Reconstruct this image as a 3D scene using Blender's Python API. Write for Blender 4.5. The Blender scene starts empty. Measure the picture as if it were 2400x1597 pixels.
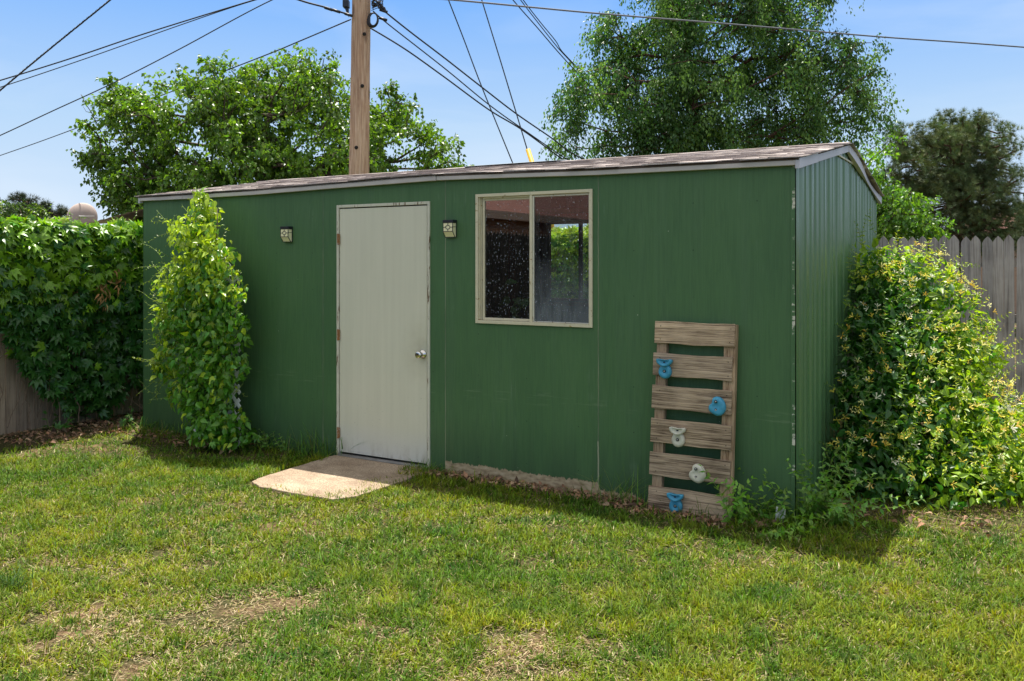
import bpy, math, random
import numpy as np
from mathutils import Vector, Matrix, noise as mnoise
R = math.radians
rng = np.random.default_rng(11)
random.seed(5)
sc = bpy.context.scene
C = sc.collection

# ------------------------------------------------------------------ camera
F = 2043.0                     # focal length in photo pixels (photo 2400 wide)
EYE = 1.568
HOR = 617.0
cam = bpy.data.cameras.new('camera'); camo = bpy.data.objects.new('camera', cam); C.objects.link(camo)
camo.location = (0, 0, EYE); camo.rotation_euler = (R(90), 0, 0)
cam.sensor_width = 36; cam.lens = F/2400*36; cam.shift_y = -(798.5-HOR)/2400
cam.clip_start = .05; cam.clip_end = 3000
sc.camera = camo
# ------------------------------------------------------------------ light
SUN_EL, SUN_AZ = 72.5, math.degrees(math.atan2(-.234, .972))
sd = Vector((math.sin(R(SUN_AZ))*math.cos(R(SUN_EL)), math.cos(R(SUN_AZ))*math.cos(R(SUN_EL)), math.sin(R(SUN_EL))))
sun = bpy.data.lights.new('sun', 'SUN'); sun.energy = 4.4; sun.angle = R(.53); sun.color = (1, .95, .86)
so = bpy.data.objects.new('sun', sun); C.objects.link(so); so.rotation_euler = sd.to_track_quat('Z', 'Y').to_euler(); so.location = (0, 0, 30)
W = bpy.data.worlds.new('World'); sc.world = W; W.use_nodes = True
wt = W.node_tree; wt.nodes.clear()
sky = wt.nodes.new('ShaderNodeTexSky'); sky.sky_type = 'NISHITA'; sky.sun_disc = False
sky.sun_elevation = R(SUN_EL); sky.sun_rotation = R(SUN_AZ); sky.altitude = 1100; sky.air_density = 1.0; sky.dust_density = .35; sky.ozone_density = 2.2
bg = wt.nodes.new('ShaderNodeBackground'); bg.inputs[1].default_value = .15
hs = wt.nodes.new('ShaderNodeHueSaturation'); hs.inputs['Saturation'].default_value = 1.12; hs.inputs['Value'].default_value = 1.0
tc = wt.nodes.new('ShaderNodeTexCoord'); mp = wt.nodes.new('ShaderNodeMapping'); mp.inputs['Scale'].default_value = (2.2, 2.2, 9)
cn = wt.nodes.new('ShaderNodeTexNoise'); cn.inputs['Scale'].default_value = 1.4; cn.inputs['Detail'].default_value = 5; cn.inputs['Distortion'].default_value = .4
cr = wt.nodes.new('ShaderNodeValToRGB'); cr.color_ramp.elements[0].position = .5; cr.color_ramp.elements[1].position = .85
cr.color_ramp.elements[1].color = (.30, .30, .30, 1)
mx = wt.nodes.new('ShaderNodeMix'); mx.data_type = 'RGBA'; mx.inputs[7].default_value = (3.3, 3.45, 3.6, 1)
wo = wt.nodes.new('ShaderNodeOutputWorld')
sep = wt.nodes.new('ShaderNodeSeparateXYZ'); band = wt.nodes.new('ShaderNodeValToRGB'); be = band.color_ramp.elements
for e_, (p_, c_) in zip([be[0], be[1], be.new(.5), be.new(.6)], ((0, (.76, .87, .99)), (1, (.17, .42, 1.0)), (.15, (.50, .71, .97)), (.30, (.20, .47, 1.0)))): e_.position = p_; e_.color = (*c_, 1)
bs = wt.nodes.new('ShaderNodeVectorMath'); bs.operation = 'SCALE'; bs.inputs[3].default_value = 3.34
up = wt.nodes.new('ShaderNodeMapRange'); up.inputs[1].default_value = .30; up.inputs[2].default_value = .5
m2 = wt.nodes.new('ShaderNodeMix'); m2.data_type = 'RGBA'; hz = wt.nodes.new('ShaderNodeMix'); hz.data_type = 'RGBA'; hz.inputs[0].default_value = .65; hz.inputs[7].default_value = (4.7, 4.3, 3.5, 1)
L = wt.links.new
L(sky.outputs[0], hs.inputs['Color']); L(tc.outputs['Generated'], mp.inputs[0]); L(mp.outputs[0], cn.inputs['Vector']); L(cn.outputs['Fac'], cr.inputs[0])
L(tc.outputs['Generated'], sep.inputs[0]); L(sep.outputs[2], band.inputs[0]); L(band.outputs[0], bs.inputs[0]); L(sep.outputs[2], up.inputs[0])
L(cr.outputs[0], mx.inputs[0]); L(bs.outputs[0], mx.inputs[6]); L(hs.outputs[0], hz.inputs[6])      # unseen upper sky, tinted pale and warm as added fill light
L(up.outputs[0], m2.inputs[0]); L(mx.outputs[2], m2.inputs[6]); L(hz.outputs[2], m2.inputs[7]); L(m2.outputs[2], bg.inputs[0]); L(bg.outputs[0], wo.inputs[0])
sc.view_settings.view_transform = 'Standard'; sc.view_settings.look = 'None'; sc.view_settings.gamma = 1; sc.view_settings.exposure = 1.0
sc.cycles.max_bounces = 8; sc.cycles.transparent_max_bounces = 16; sc.cycles.caustics_reflective = False; sc.cycles.caustics_refractive = False

# ------------------------------------------------------------------ frames
# shed frame: origin = near corner on the ground, x to the right along the front wall, y to the back, z up
A = Vector((1.696, 5.235, 0)); TH = math.atan2(-.5036, .864)
ca, sa = math.cos(TH), math.sin(TH)
def to_world(x, y, z=0): return Vector((A.x+ca*x-sa*y, A.y+sa*x+ca*y, z))
def to_local(X, Y): dx, dy = X-A.x, Y-A.y; return (ca*dx+sa*dy, -sa*dx+ca*dy)
def wp(px, py, Z): return Vector(((px-1200)/F*Z, Z, EYE-(py-HOR)/F*Z))
def gp(px, py): return wp(px, py, EYE*F/(py-HOR))          # a point on the ground
def fw(px, py, b=0):                                        # a point on a plane parallel to the front wall
    r = (px-1200)/F
    a = (A.x+.5036*b-r*(A.y+.864*b))/(.864+.5036*r)
    Z = A.y+.864*b+.5036*a
    return -a, EYE-(py-HOR)/F*Z

# ------------------------------------------------------------------ objects
def tag(o, label=None, cat=None, group=None, kind=None):
    if label: o['label'] = label
    if cat: o['category'] = cat
    if group: o['group'] = group
    if kind: o['kind'] = kind
    return o
def empty(name, loc=(0, 0, 0), rz=0, label=None, cat=None, group=None):
    o = bpy.data.objects.new(name, None); C.objects.link(o); o.location = loc; o.rotation_euler = (0, 0, rz); o.empty_display_size = .2
    return tag(o, label, cat, group)
def lempty(name, x, y, z=0, label=None, cat=None, group=None): return empty(name, to_world(x, y, z), TH, label, cat, group)
def link(name, me, mat, parent=None, bevel=0, loc=None, rz=None):
    o = bpy.data.objects.new(name, me); C.objects.link(o)
    if mat is not None: me.materials.append(mat)
    if parent is not None: o.parent = parent
    if loc is not None: o.location = loc
    if rz is not None: o.rotation_euler = (0, 0, rz)
    if bevel:
        m = o.modifiers.new('bevel', 'BEVEL'); m.width = bevel; m.segments = 2; m.limit_method = 'ANGLE'; m.angle_limit = R(40)
    return o
class MB:
    def __init__(s): s.v = []; s.f = []
    def add(s, vs, fs):
        n = len(s.v); s.v += [tuple(v) for v in vs]; s.f += [tuple(i+n for i in f) for f in fs]; return s
    def box(s, x0, x1, y0, y1, z0, z1, M=None):
        vs = [Vector(p) for p in ((x0,y0,z0),(x1,y0,z0),(x1,y1,z0),(x0,y1,z0),(x0,y0,z1),(x1,y0,z1),(x1,y1,z1),(x0,y1,z1))]
        if M is not None: vs = [M @ v for v in vs]
        return s.add(vs, [(0,3,2,1),(4,5,6,7),(0,1,5,4),(1,2,6,5),(2,3,7,6),(3,0,4,7)])
    def tube(s, pts, r, n=8, cap=True):
        pts = [Vector(p) for p in pts]; rs = r if isinstance(r, (list, tuple)) else [r]*len(pts)
        rings = []; up = None
        for i, p in enumerate(pts):
            d = (pts[min(i+1, len(pts)-1)]-pts[max(i-1, 0)]).normalized()
            if up is None: up = d.orthogonal().normalized()
            up = (up-d*up.dot(d)); up = up.normalized() if up.length > 1e-6 else d.orthogonal().normalized()
            sx = d.cross(up)
            rings.append([p+(up*math.cos(2*math.pi*k/n)+sx*math.sin(2*math.pi*k/n))*rs[i] for k in range(n)])
        vs = [v for ring in rings for v in ring]; fs = []
        for i in range(len(pts)-1):
            for k in range(n): fs.append((i*n+k, i*n+(k+1) % n, (i+1)*n+(k+1) % n, (i+1)*n+k))
        if cap: fs.append(tuple(reversed(range(n)))); fs.append(tuple((len(pts)-1)*n+k for k in range(n)))
        return s.add(vs, fs)
    def lathe(s, prof, n=20, M=None):                        # profile (r, z) about z
        vs = []
        for r_, z_ in prof:
            for k in range(n):
                v = Vector((r_*math.cos(2*math.pi*k/n), r_*math.sin(2*math.pi*k/n), z_)); vs.append(M @ v if M is not None else v)
        fs = []
        for i in range(len(prof)-1):
            for k in range(n): fs.append((i*n+k, i*n+(k+1) % n, (i+1)*n+(k+1) % n, (i+1)*n+k))
        fs.append(tuple(reversed(range(n)))); fs.append(tuple((len(prof)-1)*n+k for k in range(n)))
        return s.add(vs, fs)
    def prism(s, poly, y0, y1, M=None, axes='xz'):           # outline in x/z, thickness in y
        n = len(poly)
        vs = [Vector((p[0], y0, p[1])) for p in poly]+[Vector((p[0], y1, p[1])) for p in poly]
        if axes == 'yz': vs = [Vector((v.y, v.x, v.z)) for v in vs]
        if M is not None: vs = [M @ v for v in vs]
        fs = [tuple(range(n)), tuple(reversed(range(n, 2*n)))]+[(i, i+n, (i+1) % n+n, (i+1) % n) for i in range(n)]
        return s.add(vs, fs)
    def build(s, name, mat, parent=None, smooth=False, bevel=0, **k):
        me = bpy.data.meshes.new(name); me.from_pydata(s.v, [], s.f); me.validate()
        if smooth:
            for p in me.polygons: p.use_smooth = True
        o = link(name, me, mat, parent, bevel, **k)
        fixn(me)
        return o
import bmesh
def fixn(me):
    bm = bmesh.new(); bm.from_mesh(me); bmesh.ops.recalc_face_normals(bm, faces=bm.faces); bm.to_mesh(me); bm.free()

# -------- big numpy meshes: a template copied with a 3x3 matrix, a position and a colour each
def np_mesh(name, V, tris_quads, fcol=None):
    me = bpy.data.meshes.new(name); V = np.ascontiguousarray(V, dtype=np.float32)
    me.vertices.add(len(V)); me.vertices.foreach_set('co', V.ravel())
    loops = np.concatenate([f.ravel() for f in tris_quads]).astype(np.int32)
    tot = np.concatenate([np.full(len(f), f.shape[1]) for f in tris_quads]).astype(np.int32)
    start = np.concatenate([[0], np.cumsum(tot)[:-1]]).astype(np.int32)
    me.loops.add(len(loops)); me.loops.foreach_set('vertex_index', loops)
    me.polygons.add(len(tot)); me.polygons.foreach_set('loop_start', start); me.polygons.foreach_set('loop_total', tot)
    me.update(calc_edges=True)
    if fcol is not None:
        at = me.attributes.new('tint', 'FLOAT_COLOR', 'FACE')
        c = np.ones((len(tot), 4), np.float32); c[:, :3] = fcol; at.data.foreach_set('color', c.ravel())
    return me
def scatter_mesh(name, tv, tf, M, P, col, facetint=None):
    """tv (k,3), tf list of index arrays, M (n,3,3) columns = axes, P (n,3), col (n,3)"""
    tv = np.asarray(tv, float); n, k = len(P), len(tv)
    V = np.einsum('nij,kj->nki', M, tv)+P[:, None, :]
    faces = []; cols = []
    tris = [f for f in tf if len(f) == 3]; quads = [f for f in tf if len(f) == 4]
    off = (np.arange(n)*k)[:, None, None]
    for grp in (tris, quads):
        if grp:
            g = np.array(grp)[None]+off; faces.append(g.reshape(-1, g.shape[2])); cols.append(np.repeat(col, len(grp), axis=0))
    return V.reshape(-1, 3), faces, np.concatenate(cols)
class Cloud:                                                  # collects several scatters into one mesh
    def __init__(s): s.V = []; s.T = []; s.Q = []; s.ct = []; s.cq = []; s.n = 0
    def add(s, tv, tf, M, P, col):
        V, faces, cols = scatter_mesh('', tv, tf, M, P, col)
        i = 0
        for f in faces:
            (s.T if f.shape[1] == 3 else s.Q).append(f+s.n); (s.ct if f.shape[1] == 3 else s.cq).append(cols[i:i+len(f)]); i += len(f)
        s.V.append(V); s.n += len(V); return s
    def build(s, name, mat, parent=None, **k):
        fs = []; cs = []
        if s.T: fs.append(np.concatenate(s.T)); cs.append(np.concatenate(s.ct))
        if s.Q: fs.append(np.concatenate(s.Q)); cs.append(np.concatenate(s.cq))
        me = np_mesh(name, np.concatenate(s.V), fs, np.concatenate(cs))
        return link(name, me, mat, parent, **k)
def unit(v): return v/np.maximum(np.linalg.norm(v, axis=-1, keepdims=True), 1e-9)
def frames(fwd, nrm, sx, sy, sz=None):
    """x = side, y = along fwd, z = face normal; scaled"""
    y = unit(fwd); z = nrm-np.sum(nrm*y, -1, keepdims=True)*y; z = unit(z); x = np.cross(y, z)
    sx = np.broadcast_to(np.asarray(sx, float), (len(y),)); sy = np.broadcast_to(np.asarray(sy, float), (len(y),)); sz = sx if sz is None else np.broadcast_to(sz, (len(y),))
    return np.stack([x*sx[:, None], y*sy[:, None], z*sz[:, None]], axis=-1)
def rdir(n): return unit(rng.normal(size=(n, 3)))
_perm = rng.random((256, 256))
def vnoise(x, y):
    xi = np.floor(x).astype(int); yi = np.floor(y).astype(int); fx = x-xi; fy = y-yi; fx = fx*fx*(3-2*fx); fy = fy*fy*(3-2*fy)
    g = lambda i, j: _perm[i % 256, j % 256]
    return (g(xi, yi)*(1-fx)+g(xi+1, yi)*fx)*(1-fy)+(g(xi, yi+1)*(1-fx)+g(xi+1, yi+1)*fx)*fy
def fbm(x, y, o=3):
    s = 0; a = 1; t = 0
    for i in range(o): s = s+a*vnoise(x*2**i+17*i, y*2**i+31*i); t += a; a *= .55
    return s/t
def jitter(base, n, lo=.7, hi=1.35, hue=.12):
    c = np.array(base)[None]*rng.uniform(lo, hi, (n, 1)); c = c*(1+rng.normal(0, hue, (n, 3))*np.array([1, .3, .6])); return np.clip(c, .002, 1)

# leaf shapes (x across, y length 0..1, z normal), folded and curled
def ovate(w=.5, fold=.12, curl=.22):
    ys = [0, .17, .42, .74, 1]; ws = [0, .82, 1, .48, 0]
    v = []; f = []
    for y, q in zip(ys, ws):
        z = -curl*y*y
        if q == 0: v.append((0, y, z))
        else: v += [(-w/2*q, y, z+fold*q), (0, y, z), (w/2*q, y, z+fold*q)]
    f = [(0, 2, 1), (0, 3, 2), (1, 2, 5, 4), (2, 3, 6, 5), (4, 5, 8, 7), (5, 6, 9, 8), (7, 8, 10), (8, 9, 10)]
    return np.array(v), f
def simple_leaf(w=.6, fold=.12, curl=.15):
    v = np.array([(0, 0, 0), (-w/2, .42, fold), (0, .45, -curl*.2), (w/2, .42, fold), (0, 1, -curl)]); return v, [(0, 2, 1), (0, 3, 2), (1, 2, 4), (2, 3, 4)]
def palmate():
    V = []; Fc = []
    lv, lf = ovate(.40, .05, .3)
    for a, l in ((-78, .62), (-38, .88), (0, 1), (38, .88), (78, .62)):
        c_, s_ = math.cos(R(a)), math.sin(R(a)); n = len(V)
        for x, y, z in lv*l: V.append((x*c_+y*s_, -x*s_+y*c_+.0, z+random.uniform(-.01, .01)))
        Fc += [tuple(i+n for i in f) for f in lf]
    return np.array(V), Fc
LEAF_O, LEAF_S, LEAF_P = ovate(.72), simple_leaf(.85), palmate()

# ------------------------------------------------------------------ materials
class G:
    def __init__(s, name):
        s.m = bpy.data.materials.new(name); s.m.use_nodes = True; s.t = s.m.node_tree; s.t.nodes.clear()
        s.out = s.t.nodes.new('ShaderNodeOutputMaterial'); s._tc = None
    def n(s, typ, ins=None, **props):
        nd = s.t.nodes.new(typ)
        for k, v in props.items(): setattr(nd, k, v)
        for k, v in (ins or {}).items(): s.put(nd.inputs[k], v)
        return nd
    def put(s, sock, v):
        if isinstance(v, bpy.types.NodeSocket): s.t.links.new(v, sock)
        elif isinstance(v, (tuple, list)) and sock.type == 'RGBA' and len(v) == 3: sock.default_value = (*v, 1)
        else: sock.default_value = v
    def coord(s, scale=(1, 1, 1), which='Object', rot=(0, 0, 0), loc=(0, 0, 0)):
        if s._tc is None: s._tc = s.t.nodes.new('ShaderNodeTexCoord')
        return s.n('ShaderNodeMapping', {'Vector': s._tc.outputs[which], 'Scale': scale, 'Rotation': rot, 'Location': loc}).outputs[0]
    def noise(s, vec, scale=1, detail=4, rough=.55, dist=0): return s.n('ShaderNodeTexNoise', {'Vector': vec, 'Scale': scale, 'Detail': detail, 'Roughness': rough, 'Distortion': dist}).outputs['Fac']
    def math(s, op, a, b=0.0, clamp=False):
        nd = s.n('ShaderNodeMath', operation=op, use_clamp=clamp); s.put(nd.inputs[0], a); s.put(nd.inputs[1], b); return nd.outputs[0]
    def ramp(s, fac, stops):
        nd = s.n('ShaderNodeValToRGB', {'Fac': fac}); cr = nd.color_ramp
        while len(cr.elements) < len(stops): cr.elements.new(.5)
        for e, (p, c) in zip(cr.elements, stops): e.position = p; e.color = (*c, 1) if len(c) == 3 else c
        return nd.outputs[0]
    def step(s, fac, lo, hi, a=0.0, b=1.0):
        nd = s.n('ShaderNodeMapRange', {'Value': fac, 'From Min': lo, 'From Max': hi, 'To Min': a, 'To Max': b}); nd.clamp = True; return nd.outputs[0]
    def mix(s, f, a, b, mode='MIX'):
        nd = s.n('ShaderNodeMix', data_type='RGBA', blend_type=mode); s.put(nd.inputs[0], f); s.put(nd.inputs[6], a); s.put(nd.inputs[7], b); return nd.outputs[2]
    def xyz(s, vec): return s.n('ShaderNodeSeparateXYZ', {0: vec}).outputs
    def bump(s, h, strength=.3, dist=.01, normal=None):
        i = {'Height': h, 'Strength': strength, 'Distance': dist}
        if normal is not None: i['Normal'] = normal
        return s.n('ShaderNodeBump', i).outputs[0]
    def bsdf(s, color, rough=.6, normal=None, metallic=0, spec=.5, **kw):
        i = {'Base Color': color, 'Roughness': rough, 'Metallic': metallic, 'Specular IOR Level': spec}
        if normal is not None: i['Normal'] = normal
        i.update(kw); return s.n('ShaderNodeBsdfPrincipled', i).outputs[0]
    def done(s, sh): s.put(s.out.inputs[0], sh); return s.m

def m_leaf(name, trans=.4, rough=.42, tcol=(1.6, 1.6, .45), spec=.5, sc_=1.0):
    g = G(name); at = g.n('ShaderNodeAttribute', attribute_name='tint').outputs['Color']
    nz = g.noise(g.coord((1, 1, 1)), 60*sc_, 2)
    c = g.mix(1.0, at, g.ramp(nz, [(.3, (.82, .82, .82)), (.7, (1.15, 1.15, 1.1))]), 'MULTIPLY')
    p = g.bsdf(c, rough, spec=spec)
    tr = g.n('ShaderNodeBsdfTranslucent', {'Color': g.mix(1.0, c, tcol, 'MULTIPLY')}).outputs[0]
    a = g.n('ShaderNodeMixShader', {0: trans, 1: p, 2: tr}).outputs[0]
    return g.done(a)
def m_plain(name, col, rough=.6, metallic=0, var=.15, scale=20, bump=.1, spec=.5):
    g = G(name); nz = g.noise(g.coord(), scale, 5)
    c = g.mix(1.0, col, g.ramp(nz, [(.3, (1-var,)*3), (.7, (1+var,)*3)]), 'MULTIPLY')
    return g.done(g.bsdf(c, rough, g.bump(nz, bump, .004), metallic, spec))
def m_wood(name, dark, light, axis='z', rough=.85, scale=1.0, bump=.5, rnd=True, grain=1.0):
    g = G(name); st = {'x': (.8, 28, 28), 'y': (28, .8, 28), 'z': (28, 28, .8)}[axis]
    v = g.coord(tuple(k*scale for k in st))
    if rnd:
        oi = g.n('ShaderNodeObjectInfo').outputs['Random']; o2 = g.math('MULTIPLY', oi, 37.0)
        v = g.n('ShaderNodeVectorMath', {0: v, 1: g.n('ShaderNodeCombineXYZ', {0: o2, 1: o2, 2: o2}).outputs[0]}, operation='ADD').outputs[0]
    n1 = g.noise(v, 1.3, 8, .65, 1.2); n2 = g.noise(v, 5, 4, .6, .4); n3 = g.noise(g.coord(), 3.0, 4)
    f = g.math('ADD', g.math('MULTIPLY', n1, .6*grain), g.math('MULTIPLY', n2, .4))
    c = g.ramp(f, [(.41, dark), (.5, tuple(.35*a+.65*b for a, b in zip(dark, light))), (.60, light)])
    c = g.mix(.35, c, g.ramp(n3, [(.35, tuple(.7*x for x in dark)), (.65, light)]))
    if rnd: c = g.mix(1.0, c, g.ramp(oi, [(0, (.8, .8, .82)), (1, (1.15, 1.12, 1.08))]), 'MULTIPLY')
    return g.done(g.bsdf(c, rough, g.bump(f, bump, .01), spec=.25))

def m_siding():
    g = G('green_siding'); co = g.coord(); x, y, z = g.xyz(co)[0:3]
    grain = g.noise(g.coord((34, 34, 1.5)), 1.6, 7, .6, 1.6)
    weave = g.noise(g.coord((60, 60, 240)), 1.0, 2)
    big = g.noise(g.coord((1.2, 1.2, .6)), 1.5, 4); streak = g.noise(g.coord((9, 9, .5)), 1.0, 4)
    base = g.ramp(big, [(.3, (.058, .135, .050)), (.7, (.074, .162, .058))])
    base = g.mix(g.step(streak, .5, .72, 0, .22), base, (.095, .165, .09))
    base = g.mix(g.step(grain, .36, .58, .24, 0), base, (.024, .068, .034))
    # grime splashed up from the soil
    low = g.math('MULTIPLY', g.step(z, .02, .45, 1, 0), g.step(streak, .35, .65, .25, .75)); base = g.mix(low, base, (.030, .062, .028))
    # pale scuffs
    sc1 = g.noise(g.coord((5, 5, 60)), 1, 5); win = g.math('MULTIPLY', g.step(g.math('ABSOLUTE', g.math('SUBTRACT', z, .62)), .0, .07, 1, 0), g.step(sc1, .56, .66, 0, .35))
    base = g.mix(win, base, (.2, .27, .16))
    sc2 = g.noise(g.coord((55, 55, 2.2)), 1, 4); pat = g.step(g.noise(g.coord((1.6, 1.6, 2.2)), 1.7, 3), .56, .7)
    base = g.mix(g.math('MULTIPLY', g.step(sc2, .55, .7, 0, .35), pat), base, (.19, .27, .18))
    # specks
    vo = g.n('ShaderNodeTexVoronoi', {'Vector': co, 'Scale': 9.0, 'Randomness': 1.0}).outputs
    speck = g.math('MULTIPLY', g.step(vo['Distance'], .030, .022), g.step(g.xyz(vo['Color'])[0], .72, .73)); base = g.mix(speck, base, (.5, .52, .42))
    nx = g.math('ABSOLUTE', g.math('SUBTRACT', g.math('FRACT', g.math('DIVIDE', g.math('ADD', x, .02), .405)), .5)); nz_ = g.math('ABSOLUTE', g.math('SUBTRACT', g.math('FRACT', g.math('DIVIDE', z, .30)), .5))
    nail = g.math('MULTIPLY', g.math('MULTIPLY', g.step(nx, .0085, .0115, 1, 0), g.step(nz_, .011, .015, 1, 0)), g.step(g.noise(g.coord((3, 3, 3)), 2, 2), .46, .5)); base = g.mix(g.math('MULTIPLY', nail, .75), base, (.018, .045, .02))
    # panel seams
    seams = None; n1 = g.noise(g.coord((1, 1, 1.3)), 1.2, 3, .6)
    wob = g.math('MULTIPLY', g.math('SUBTRACT', g.noise(g.coord((1, 1, 12)), 1.0, 3), .5), .010)
    hs_ = None
    for sx in (-1.289, -2.539, -3.75, -4.98):
        d = g.math('ABSOLUTE', g.math('SUBTRACT', g.math('ADD', x, wob), sx))
        line = g.step(d, .0012, .0030, 1, 0); hs_ = line if hs_ is None else g.math('MAXIMUM', hs_, line)
    lowseam = g.math('MULTIPLY', g.step(g.math('ABSOLUTE', g.math('SUBTRACT', g.math('ADD', x, wob), -1.289)), .004, .007, 1, 0), g.step(z, .36, .38, 1, 0)); hs_ = g.math('MAXIMUM', hs_, lowseam)
    pale = g.math('MULTIPLY', hs_, g.math('MAXIMUM', g.step(n1, .40, .55, .25, .9), lowseam)); base = g.mix(hs_, base, (.02, .05, .025)); base = g.mix(pale, base, (.30, .31, .2))
    # bare corner
    cc = g.math('MULTIPLY', g.step(g.math('ADD', x, g.math('MULTIPLY', g.noise(g.coord((1, 1, 9)), 2, 5), .03)), .003, .005), g.step(g.noise(g.coord((1, 1, 3)), 2.3, 5, .7), .53, .57))
    base = g.mix(cc, base, (.6, .57, .46))
    # paint gone along the foot of the wall
    inr = g.math('MULTIPLY', g.step(x, -2.545, -2.54), g.step(x, -1.02, -1.0, 1, 0))
    inr2 = g.math('MULTIPLY', inr, g.step(x, -1.30, -1.27, 1, .45))
    hh = g.math('ADD', g.math('MULTIPLY', inr2, .085), g.math('MULTIPLY', g.math('SUBTRACT', g.noise(g.coord((26, 1, 6)), 1, 7, .75), .5), .10))
    bare = g.math('MULTIPLY', g.step(g.math('SUBTRACT', z, hh), .0, .003, 1, 0), inr)
    wood = g.ramp(g.noise(g.coord((12, 12, 30)), 1.5, 6), [(.3, (.20, .145, .08)), (.55, (.42, .33, .2)), (.75, (.5, .42, .29))])
    base = g.mix(bare, base, wood)
    h = g.math('ADD', g.math('MULTIPLY', grain, .8), g.math('MULTIPLY', weave, .35)); h = g.math('SUBTRACT', h, g.math('MULTIPLY', g.math('MAXIMUM', hs_, bare), 1.2))
    return g.done(g.bsdf(base, g.step(grain, .3, .7, .62, .46), g.bump(h, .42, .004), spec=.4))
def m_sidewall():
    g = G('green_gable'); grain = g.noise(g.coord((30, 30, 1.0)), 1.6, 6, .6, 1.2); streak = g.noise(g.coord((8, 8, .35)), 1.5, 5)
    z = g.xyz(g.coord())[2]
    base = g.ramp(g.noise(g.coord((2, 2, .8)), 2, 4), [(.3, (.066, .145, .060)), (.7, (.082, .17, .066))])
    base = g.mix(g.math('MULTIPLY', g.step(streak, .5, .72, 0, .55), g.step(z, 1.2, 2.2, .2, 1)), base, (.16, .24, .19))  # pale streaks paint sky sheen into the base, stronger towards the top
    c2 = g.step(g.noise(g.coord((1, 60, 5)), 1.2, 5, .7), .70, .73); base = g.mix(c2, base, (.35, .4, .33))
    return g.done(g.bsdf(base, g.step(streak, .3, .7, .46, .20), g.bump(grain, .3, .003), spec=.55))
def m_door():
    g = G('door_paint'); s1 = g.noise(g.coord((16, 16, .5)), 1.6, 6, .6); b = g.noise(g.coord(), 2.2, 4); z = g.xyz(g.coord())[2]
    c = g.ramp(s1, [(.25, (.59, .575, .45)), (.75, (.67, .655, .52))]); c = g.mix(.3, c, g.ramp(b, [(.35, (.60, .59, .44)), (.65, (.69, .65, .5))]))
    c = g.mix(g.math('MULTIPLY', g.step(z, .03, .3, .75, 0), g.step(b, .3, .7, .5, 1)), c, (.56, .57, .58))
    sm = g.noise(g.coord((40, 40, 90)), 1, 5); c = g.mix(g.math('MULTIPLY', g.step(sm, .64, .72, 0, .5), g.step(z, .1, 1.0, 1, .2)), c, (.25, .23, .18))
    x = g.xyz(g.coord())[0]; dx = g.math('MULTIPLY', g.math('SUBTRACT', x, -2.76), 5.0); dz = g.math('MULTIPLY', g.math('SUBTRACT', z, .90), 3.2); rr = g.math('SQRT', g.math('ADD', g.math('MULTIPLY', dx, dx), g.math('MULTIPLY', dz, dz)))
    c = g.mix(g.math('MULTIPLY', g.step(rr, .1, 1.0, .42, 0), g.step(g.noise(g.coord((6, 6, 6)), 2, 4), .35, .65, .3, 1)), c, (.38, .34, .22))
    c = g.mix(g.math('MULTIPLY', g.step(z, .06, .18, .5, 0), g.step(g.noise(g.coord((14, 14, 5)), 1, 5), .45, .6)), c, (.34, .30, .22))
    return g.done(g.bsdf(c, .5, g.bump(g.noise(g.coord((30, 30, 3)), 2, 4), .12, .003), spec=.4))
def m_chipped(name, paint, bare, amount=.55, st=(30, 30, 3), rough=.6):
    g = G(name); n1 = g.noise(g.coord(st), 1.6, 7, .7); m = g.step(n1, amount, amount+.03)
    w = g.ramp(g.noise(g.coord(st), 4, 4), [(.3, tuple(.45*x for x in bare)), (.7, bare)])
    p = g.mix(g.step(g.noise(g.coord(), 14, 4), .35, .7, 0, .6), paint, tuple(.8*x for x in paint))
    return g.done(g.bsdf(g.mix(m, p, w), rough, g.bump(m, -.5, .002), spec=.35))
def m_shingle():
    g = G('shingle'); geo = g.n('ShaderNodeNewGeometry').outputs['Random Per Island']
    gr = g.noise(g.coord((1, 1, 1)), 160, 3); big = g.noise(g.coord((3, 3, 3)), 2, 4); st = g.noise(g.coord((30, 4, 4)), 1.2, 5)
    c = g.ramp(geo, [(0, (.17, .145, .13)), (.3, (.30, .255, .235)), (.7, (.42, .365, .34)), (1, (.55, .49, .46))])
    c = g.mix(1.0, c, g.ramp(gr, [(.3, (.7, .7, .7)), (.7, (1.2, 1.2, 1.2))]), 'MULTIPLY'); c = g.mix(g.step(big, .45, .7, 0, .5), c, (.19, .155, .135))
    return g.done(g.bsdf(c, .95, g.bump(g.math('ADD', gr, st), .6, .004), spec=.15))
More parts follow.
